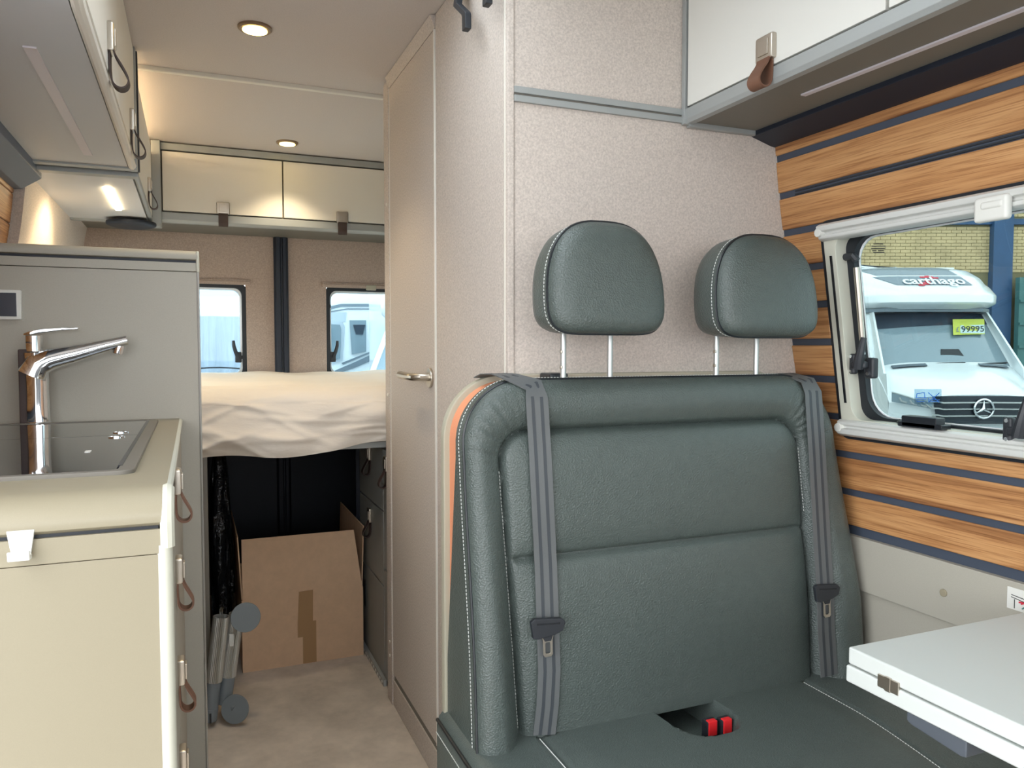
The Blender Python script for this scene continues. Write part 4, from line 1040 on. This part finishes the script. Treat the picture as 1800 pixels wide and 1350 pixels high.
# ================================================================== outdoors
GZ = -.65
rgt = Vector((math.cos(YAW), -math.sin(YAW), 0)); fwd = Vector((math.sin(YAW), math.cos(YAW), 0))
gnd = struct(ob('ground', BX(-40, 60, -40, 60, GZ-.1, GZ), ASPH, smooth=0), 'grey asphalt yard around the van', 'ground')
def text_mesh(s, size, bold=0):
    cu = bpy.data.curves.new('t', 'FONT'); cu.body = s; cu.size = size; cu.align_x = 'CENTER'; cu.align_y = 'CENTER'; cu.offset = bold; cu.resolution_u = 3
    o = bpy.data.objects.new('t', cu); C.objects.link(o); bpy.context.view_layer.update()
    me = bpy.data.meshes.new_from_object(o.evaluated_get(bpy.context.evaluated_depsgraph_get()))
    vs = [v.co.copy() for v in me.vertices]; fs = [tuple(p.vertices) for p in me.polygons]
    bpy.data.objects.remove(o); bpy.data.curves.remove(cu); bpy.data.meshes.remove(me)
    return vs, fs
# ---- white motorhome seen through the side window
LC = lambda d: 5.872+.11*(d-9.6)
def V(s, d, z): return fwd*d+rgt*(LC(d)+s)+Vector((0, 0, z))
mh = thing('motorhome', 'white motorhome with overcab and star grille parked outside the side window', 'motorhome', V(0, 12, GZ))
# bonnet, curved in plan
def bon(a, t):
    s = (a*2-1); hw = lerp(.98, .99, t); x = s*hw
    d = lerp(9.64, 10.55, t)+.42*abs(s)**3.5*(1-.6*t); z = .555+.40*t**.75-.13*abs(s)**3*(1-t*.5)
    return V(x, d, z)
ob('bonnet', MB().grid(bon, 31, 14), VANW, mh, smooth=60)
def nose(a, t):
    s = a*2-1; return V(s*lerp(1.0, .98, t), lerp(9.60, 9.64, t)+.42*abs(s)**3.5+.05*math.sin(t*3.1), lerp(-.35, .555-.13*abs(s)**3, t))
ob('front_bumper', MB().grid(nose, 31, 14), VANW, mh, smooth=60)
def front(s, off=0): return 9.60+.42*abs(s)**3.5-off
# grille
def gr(a, t):
    s = lerp(-.60, .60, a); w_ = 1-.12*(1-t); return V(s*w_, front(s, .03), lerp(.20, .548, t)-.05*abs(s)**3)
gl_ = ob('grille', MB().grid(gr, 21, 6), GRILLE, mh)
for z in (.30, .385, .465):
    ob('chrome_bar', MB().tube([V(s, front(s, .045), z-.03*abs(s)**2+(.015 if abs(s) > .5 else 0)) for s in [i*.06-.60 for i in range(21)] if abs(s) > .13 or z == .0 or True], .012, 6), ALU, gl_)
sc = V(0, 9.53, .39)
em = ob('star_emblem', MB().tube([sc+rgt*(.118*math.cos(t))+Vector((0, 0, .118*math.sin(t))) for t in [2*math.pi*i/32 for i in range(32)]], .013, 8, closed=True), CHROME, mh)
mb = MB()
for k in range(3):
    t = math.pi/2+2*math.pi*k/3; tip = sc+rgt*(.112*math.cos(t))+Vector((0, 0, .112*math.sin(t))); c2 = sc-fwd*.022
    e1 = rgt*(-.022*math.sin(t))+Vector((0, 0, .022*math.cos(t)))
    mb.add([sc+e1, sc-e1, tip, c2, sc+fwd*.01], [(0, 2, 3), (1, 3, 2), (0, 4, 2), (1, 2, 4), (0, 3, 1), (0, 1, 4)])
ob('star', mb, CHROME, em, smooth=0)
ob('emblem_disc', MB().cyl(sc+fwd*.02, sc+fwd*.03, .12, 28), GRILLE, em)
for sg in (-1, 1):   # headlights
    def hl(a, t, o=.035):
        s = lerp(.60, .985, a); z0 = lerp(.36, .43, a)+.02; z1 = lerp(.455, .575, a)
        return V(sg*s, front(s, o), lerp(z0, z1, t))
    h_ = ob('headlight', MB().grid(hl, 12, 6), WINDS, mh)
    for k in range(3): ob('headlight_lens', MB().tube([hl(.15+k*.25, .2, .04), hl(.28+k*.25, .25, .04), hl(.33+k*.25, .6, .04)], .012, 6), ALU, h_)
    ob('headlight_trim', MB().tube([hl(.0, .05, .04), hl(.25, .75, .04), hl(.6, .95, .04), hl(1, 1, .04)], .010, 6), ALU, h_)
    # bonnet vents
    def vent(a, t):
        q = bon(.5+sg*lerp(.18, .40, a), lerp(.80, .90, t)); return q+Vector((0, 0, .012))-fwd*.012
    v_ = ob('bonnet_vent', MB().grid(vent, 8, 4), GRILLE, mh)
    for k in range(3): ob('vent_slat', MB().tube([vent(a, .2+.3*k)+Vector((0, 0, .006)) for a in (0, .5, 1)], .006, 5), VANG, v_)
    # fog light recess
    def fog(a, t):
        s = lerp(.62, .96, a); return V(sg*s, front(s, .02), lerp(.02, .16, t))
    ob('lower_intake', MB().grid(fog, 8, 4), GRILLE, mh)
def low(a, t):
    s = lerp(-.55, .55, a); return V(s, front(s, .03), lerp(.0, .13, t))
ob('lower_grille', MB().grid(low, 15, 4), GRILLE, mh)
# windscreen
def wsc(a, t):
    s = a*2-1; hw = lerp(.93, .80, t); return V(s*hw, lerp(10.50, 11.12, t)+.14*abs(s)**3, lerp(.90, 1.655, t)-.02*s*s)
ob('windscreen', MB().grid(wsc, 21, 12), WINDS, mh, smooth=60)
def shade(a, t): return wsc(a, lerp(.80-.10*math.sin(a*math.pi)*0-.1*(1-a), 1, t))-fwd*.006
ob('sun_band', MB().grid(shade, 17, 4), WINDSD, mh)
for sg in (-1, 1):
    e = lambda t, o=0: wsc(.5+sg*.5, t)
    R = [[e(t)+rgt*(sg*k1)+fwd*k2 for k1, k2 in ((-.03, -.01), (.05, -.01), (.08, .10), (-.03, .08))] for t in [i/6 for i in range(7)]]
    ob('windscreen_pillar', MB().rings(R), VANW, mh)
    ob('cab_side', flap([V(sg*.97, 10.3, .80), V(sg*.98, 12.4, .86), V(sg*.88, 12.4, 1.66), V(sg*.84, 11.15, 1.66)], rgt*(-sg*.03)), VANW, mh)
    ob('door_panel', flap([V(sg*1.0, 9.9, -.35), V(sg*1.02, 12.4, -.35), V(sg*.99, 12.4, .86), V(sg*.97, 10.2, .80)], rgt*(-sg*.03)), VANW, mh)
ob('wiper', MB().tube([wsc(.2, .02)-fwd*.02, wsc(.45, .05)-fwd*.025, wsc(.62, .06)-fwd*.02], .010, 6), BLACKP, mh)
ob('wiper', MB().tube([wsc(.62, .02)-fwd*.02, wsc(.8, .05)-fwd*.025, wsc(.97, .08)-fwd*.02], .010, 6), BLACKP, mh)
ob('dashboard_pad', MB().prism([(-.22, .97), (-.16, 1.13), (.08, 1.13), (.16, .97)], lambda s, z, d: V(s+.12, d+(z-.9)*.55, z), 10.54, 10.56), BLACKP, mh)
# overcab
OW = [(1.70, 1.06), (1.78, 1.16), (1.90, 1.20), (2.05, 1.17), (2.2, 1.10), (2.32, .98), (2.385, .80)]
OD = [(1.70, 1.45), (1.78, 1.66), (1.90, 1.60), (2.05, 1.34), (2.2, 1.10), (2.32, .84), (2.385, .5)]
def dsurf(s, z): a = min(1, abs(s)/pw(OW, z)); return 12.45-pw(OD, z)*(1-a**4)**.42
def oc(a, t):
    z = lerp(1.70, 2.385, t); k = a*2-1; k = math.copysign(1-(1-abs(k))**1.8, k); s = k*pw(OW, z)
    dip = .035*math.exp(-((z-1.86-.25*abs(s)**2)/.05)**2)*(abs(s) > .35)*sst(.35, .6, abs(s))
    return V(s, dsurf(s, z)+dip, z)
ob('overcab', MB().grid(oc, 61, 40), VANW, mh, smooth=60)
ob('overcab_roof', MB().prism([(-.70, 11.95), (.70, 11.95), (.88, 12.5), (-.88, 12.5)], lambda s, d, z: V(s, d, z), 2.36, 2.386), VANW, mh, bev=.01)
ob('overcab_floor', MB().prism([(-.95, 12.45), (.95, 12.45), (.93, 11.3), (.7, 11.02), (-.7, 11.02), (-.93, 11.3)], lambda s, d, z: V(s, d, z), 1.66, 1.71), VANG, mh)
ob('living_body', MB().prism([(-1.12, -.35), (1.12, -.35), (1.12, 2.30), (1.04, 2.37), (-1.04, 2.37), (-1.12, 2.30)], lambda s, z, d: V(s, d, z), 12.4, 17), VANW, mh, bev=.02)
def band(z0, z1, s0, s1, m, nm, off=.012, sl=.25):
    def fn(a, t):
        z = lerp(z0, z1, t); sA = s0-sl*t; sB = s1-.35*sl*t; s = lerp(sA, sB, a); return V(s, dsurf(s, z)-off, z)
    return ob(nm, MB().grid(fn, 24, 5), m, mh)
band(2.05, 2.19, -.50, .60, VANG, 'lettering_band'); band(2.215, 2.36, -.68, .50, VANG, 'roof_band', .014, .2); band(2.195, 2.21, -.64, .55, VANW, 'white_stripe', .016, .05)
vs_, fs_ = text_mesh('carthago', .165, .004); wid = max(v.x for v in vs_)-min(v.x for v in vs_); kx = .90/wid
tv = []
for v in vs_:
    s = v.x*kx+.05; z = 2.115+v.y; tv.append(V(s, dsurf(s, z)-.036, z))
lt = ob('lettering', MB().add(tv, fs_), VANW, mh, smooth=0); lab(lt, 'white word carthago')
sq = [(-.22, 2.045), (-.13, 2.05), (-.13, 2.075), (-.06, 2.075), (-.06, 2.115), (-.01, 2.115), (-.01, 2.15), (-.10, 2.15), (-.10, 2.185), (.0, 2.185), (.0, 2.205), (.06, 2.205), (.06, 2.19), (.15, 2.19), (.15, 2.165), (.04, 2.165), (.04, 2.10), (-.02, 2.10), (-.02, 2.06), (-.09, 2.06), (-.09, 2.035), (-.22, 2.03)]
for x0, x1, z0, z1 in ((-.20, -.11, 2.035, 2.07), (-.15, -.03, 2.055, 2.09), (-.08, .0, 2.08, 2.13), (-.10, .10, 2.165, 2.19), (-.02, .05, 2.185, 2.205), (.05, .16, 2.155, 2.175)):
    def fn(a, t): s = lerp(x0, x1, a); z = lerp(z0, z1, t); return V(s, dsurf(s, z)-.019, z)
    ob('red_dash', MB().grid(fn, 4, 3), REDD, mh)
ob('roof_window', MB().prism([(-.95, 2.485), (-.97, 2.41), (-.90, 2.43), (-.05, 2.43), (-.02, 2.37)], lambda s, z, d: V(s, d, z), 12.3, 12.9), VANW, mh, bev=.008)
# price card behind the windscreen
def wpos(u, v): # point on windscreen near a pixel
    best = None
    for i in range(61):
        for j in range(31):
            p = wsc(i/60, j/30); q = p-O0; f = q.dot(fwd); pu = 900+FPX*q.dot(rgt)/f; pv = 611-FPX*q.z/f
            e = (pu-u)**2+(pv-v)**2
            if best is None or e < best[0]: best = (e, p)
    return best[1]
P = [wpos(1671, 590), wpos(1725, 588), wpos(1723, 560), wpos(1668, 562)]; fo = -fwd*.055
pc = ob('price_card', MB().hexa([p+fo for p in P]+[p+fo-fwd*.004 for p in P]), CARDY, mh, smooth=0); lab(pc, 'yellow price card reading 99995')
B = lambda a, t, o: (P[0].lerp(P[1], a)).lerp(P[3].lerp(P[2], a), t)-fwd*o
ob('price_strip', MB().add([B(.22, .10, .064), B(.99, .05, .064), B(.99, .62, .064), B(.22, .60, .064)], [(0, 1, 2, 3)]), CARDW, pc, smooth=0)
vs_, fs_ = text_mesh('99995', 1, .01); x0 = min(v.x for v in vs_); x1 = max(v.x for v in vs_); y0 = min(v.y for v in vs_); y1 = max(v.y for v in vs_)
ob('price_digits', MB().add([B(lerp(.25, .97, (v.x-x0)/(x1-x0)), lerp(.16, .55, (v.y-y0)/(y1-y0)), .070) for v in vs_], fs_), GRILLE, pc, smooth=0)
vs_, fs_ = text_mesh('£', 1, .01); x0 = min(v.x for v in vs_); x1 = max(v.x for v in vs_); y0 = min(v.y for v in vs_); y1 = max(v.y for v in vs_)
ob('price_digits', MB().add([B(lerp(.09, .17, (v.x-x0)/(x1-x0)), lerp(.2, .5, (v.y-y0)/(y1-y0)), .070) for v in vs_], fs_), VANG, pc, smooth=0)
# wheels
for sg in (-1, 1):
    c = V(sg*.86, 10.5, GZ+.35); ob('wheel', MB().cyl(c-rgt*.11, c+rgt*.11, .35, 24), RUBBER, mh, bev=.02)
    c = V(sg*.9, 15.2, GZ+.35); ob('wheel', MB().cyl(c-rgt*.11, c+rgt*.11, .35, 24), RUBBER, mh, bev=.02)

# ---- yellow brick building with blue steel frame
DB = 18.0
def W_(l, z, o=0): return fwd*(DB-o)+rgt*l+Vector((0, 0, z))
bb_ = thing('brick_building', 'yellow brick building with blue steel frame behind the motorhome', 'building', W_(10, GZ))
def wbox(l0, l1, z0, z1, o0, o1): return MB().hexa([W_(l0, z0, o1), W_(l1, z0, o1), W_(l1, z0, o0), W_(l0, z0, o0), W_(l0, z1, o1), W_(l1, z1, o1), W_(l1, z1, o0), W_(l0, z1, o0)])
ob('wall', wbox(-1, 22, GZ, 7, -.3, 0), MORTAR, bb_, smooth=0)
bm_ = wbox(7.9, 7.9+.222, 0, .064, 0, .014)
mesh0 = None; cnt = 0; base0 = wloc(bb_)
l0, z0 = 7.85, 2.90
for r_ in range(18):
    for c_ in range(18):
        l = l0+c_*.235+(.1175 if r_ % 2 else 0); z = z0+r_*.0755
        if l > 11.06 and l+.222 < 11.55 or l > 12.1: continue
        if 4.0-.08 < z < 4.13: continue
        if mesh0 is None:
            o = ob('brick', wbox(l, l+.222, z, z+.064, 0, .014), BRICK, bb_, smooth=0); mesh0 = o.data; lr_, zr_ = l, z
            continue
        o = bpy.data.objects.new('brick', mesh0); C.objects.link(o); o.parent = bb_; o.location = rgt*(l-lr_)+Vector((0, 0, z-zr_)); cnt += 1
ob('steel_column', wbox(11.08, 11.53, GZ, 7, 0, .18), BLUEB, bb_)
ob('steel_beam', wbox(-1, 22, 3.99, 4.12, 0, .10), BLUEB, bb_)
# ---- teal door with a notice
td = thing('shutter_door', 'teal panelled metal door at the foot of the brick building', 'door', W_(12.6, GZ, .4))
ob('door_leaf', wbox(11.56, 14.6, GZ, 2.75, .25, .40), GREENT, td)
for k in range(5): ob('rib', wbox(11.56, 14.6, .1+k*.52, .16+k*.52, .38, .45), GREENT, td)
ob('post', wbox(12.02, 12.09, GZ, 2.75, .38, .47), GREENT, td)
ob('vent_disc', MB().cyl(W_(11.86, 2.55, .39), W_(11.86, 2.55, .43), .09, 20), GRILLE, td)
nt = thing('notice_board', 'cream printed notice on the teal door', 'sign', W_(12.1, 1.2, .5))
ob('board', wbox(11.83, 12.5, 1.20, 1.92, .47, .50), NOTICE, nt)
for z, s0, s1 in ((1.78, 11.90, 12.3), (1.70, 11.88, 12.35), (1.58, 11.9, 12.3), (1.48, 11.9, 12.2), (1.34, 11.87, 12.35)): ob('printed_line', wbox(s0, s1, z, z+.035, .498, .504), PRINT, nt)

# ---- behind the rear windows: covered caravan, motorhomes
cv = thing('covered_caravan', 'white caravan under a pale blue tarpaulin behind the van', 'caravan', (-.6, 7.6, GZ))
xe = PY(424, 600, 7.0).x; zt_ = PY(390, 556, 7.0).z
ob('caravan_body', MB().prism([(-1.7, -.2), (xe, -.2), (xe, 1.9), (xe-.15, 2.05), (-1.6, 2.05), (-1.7, 1.9)], lambda x, z, y: (x, y, z), 7.06, 9.5), VANW, cv, bev=.03)
def tarpf(a, t):
    x = lerp(-1.72, xe+.02, a); z = lerp(GZ+.1, zt_, t)
    return Vector((x, 7.02-.025*(1-t)*math.sin(x*19+t*3)-.02*math.sin(x*33+2-t*6)-.03*(1-t), z))
ob('tarpaulin', MB().grid(tarpf, 90, 30), TARP, cv, smooth=60)
za_ = PY(390, 651, 6.95).z; ob('lashing_cord', MB().tube([(x, 6.93+.01*math.sin(x*8), za_+.02*math.sin(x*6+.8)+.03*x) for x in [i*.08-.6 for i in range(14)]], .006, 6), RUBBER, cv)
# side of a motorhome
m2 = thing('motorhome', 'white motorhome side with grey stripes behind the rear window', 'motorhome', (2.3, 9.2, GZ))
YM = 8.2
def Q(u, v): return PY(u, v, YM)
def patch(name, pts, m, par, o=.012, hole=None): 
    P = [Q(*p) for p in pts]; n = len(P); k = Vector((0, -o, 0))
    return ob(name, MB().add([p+Vector((0, .02, 0)) for p in P]+[p+k for p in P], [tuple(range(n))[::-1], tuple(range(n, 2*n))]+[(i, (i+1) % n, n+(i+1) % n, n+i) for i in range(n)]), m, par, smooth=0)
x0_ = Q(566, 600).x
ob('body', MB().prism([(x0_, -.2), (6.5, -.2), (6.5, 2.0), (6.3, 2.12), (x0_+.25, 1.95), (x0_, 1.75)], lambda x, z, y: (x, y, z), YM, YM+2.1), VANW, m2, bev=.02)
patch('upper_stripe', [(578, 545), (600, 539), (662, 539), (700, 541), (700, 535), (662, 534), (600, 534), (578, 539)], VANG, m2)
patch('thin_stripe', [(580, 549), (610, 544), (700, 544), (700, 542.5), (610, 542), (580, 547)], VANG, m2)
patch('lower_stripe', [(578, 656), (615, 640), (700, 602), (700, 613), (620, 648), (582, 660)], VANG, m2)
patch('lower_thin_stripe', [(600, 638), (655, 616), (700, 597), (700, 599), (655, 619), (603, 641)], VANG, m2)
wd_ = patch('side_window', [(614, 563), (643, 563), (643, 618), (618, 623)], WINDS, m2, .02)
patch('window_blind', [(620, 571), (641, 571), (637, 588), (625, 588)], WINDSD, wd_, .03)
dd_ = patch('entrance_door', [(579, 565), (601, 564), (606, 574), (602, 634), (583, 640)], VANGL, m2, .015)
patch('door_window', [(581, 570), (597, 571), (599, 580), (597, 630), (583, 634)], WINDS, dd_, .03)
patch('body_panel', [(580, 549), (609, 549), (607, 566), (580, 566)], VANGL, m2, .01)
E_ = ob('side_emblem', MB().tube([Q(673, 571), Q(673, 562), Q(671, 559), Q(665, 559), Q(663, 562), Q(663, 586), Q(665, 589), Q(671, 589), Q(673, 586), Q(673, 575)], .022, 6), VANG, m2)
ob('emblem_bar', MB().tube([Q(664, 573.5), Q(676, 573.5)], .016, 6), VANG, E_)
# nose of another motorhome
m3 = thing('motorhome', 'white motorhome nose with slanted windscreen pillar near the wardrobe edge', 'motorhome', (2.4, 6.8, GZ))
Y3 = 6.2
def Q3(u, v, y=Y3): return PY(u, v, y)
c3 = Q3(700, 531)+Vector((.34, 0, 0)); R = []
for j in range(13):
    t = -math.pi/2+math.pi*j/12; R.append([c3+Vector((.36*math.copysign(abs(math.cos(t))**.6, 1)*math.cos(2*math.pi*i/28)*2.0+.35, .5+.55*abs(math.cos(t))**.6*math.sin(2*math.pi*i/28), .205*math.copysign(abs(math.sin(t))**.7, math.sin(t)))) for i in range(28)])
ob('overcab', MB().rings(R), VANW, m3, smooth=60)
a3, b3 = Q3(690, 560, 6.35), Q3(651, 664, 6.0)
ob('windscreen_pillar', MB().tube([a3, b3], .022, 8), VANW, m3)
ob('windscreen', MB().add([a3, b3, b3+Vector((1.6, -.05, 0)), a3+Vector((1.3, 0, 0))], [(0, 1, 2, 3)]), WINDS, m3)
pb3 = Q3(660, 655, 5.98)
ob('bonnet', MB().prism([(b3.x-.04, b3.z+.02), (b3.x+1.7, b3.z+.02), (b3.x+1.72, b3.z-.3), (b3.x+1.7, GZ+.3), (b3.x-.06, GZ+.3), (b3.x-.08, b3.z-.2)], lambda x, z, y: (x, y, z), 5.4, 6.1), VANW, m3, bev=.05)
ob('body', BX(a3.x+.1, a3.x+2.2, 6.45, 7.8, GZ+.3, 1.75), VANW, m3, bev=.05)
# ---- unseen bed windows and roof hatch, added to brighten sleeping area and seats
for idx, fx_, sg, lbl in ((4, lambda z: xw(z)+.02, 1, 'unseen bed side window behind the wardrobe, added for daylight'), (5, lambda z: xl(z)-.02, -1, 'unseen bed side window beyond the kitchen partition, added for daylight')):
    wn = sthing('window_%d' % idx, lbl, 'window', (fx_(1.2), 3.1, SZ_0))
    f = lambda p, q, t: (fx_(q)+t*sg, p, q)
    ob('frame', frame_ring(MB(), rrect(SY_0, SY_1, SZ_0, SZ_1, .03), rrect(SY_0+.03, SY_1-.03, SZ_0+.03, SZ_1-.03, .03), f, -.03, .01), CREAM, wn)
    ob('pane', MB().prism(rrect(SY_0+.025, SY_1-.025, SZ_0+.025, SZ_1-.025, .03), f, 0, .003), glass('added_bed_window_%d' % idx, (.82, .9, .92, 1), .5), wn)
wn = sthing('window_6', 'unseen roof hatch above the seats, added for daylight', 'window', (.45, .5, ZC))
f = lambda p, q, t: (p, q, t)
ob('frame', frame_ring(MB(), rrect(HX0, HX1, HY0, HY1, .04), rrect(HX0+.03, HX1-.03, HY0+.03, HY1-.03, .04), f, ZC-.012, ZC+.06), WHITEM, wn)
ob('pane', MB().prism(rrect(HX0+.02, HX1-.02, HY0+.02, HY1-.02, .04), f, ZC+.05, ZC+.054), glass('added_hatch_acrylic', (.9, .93, .95, 1), .5), wn)
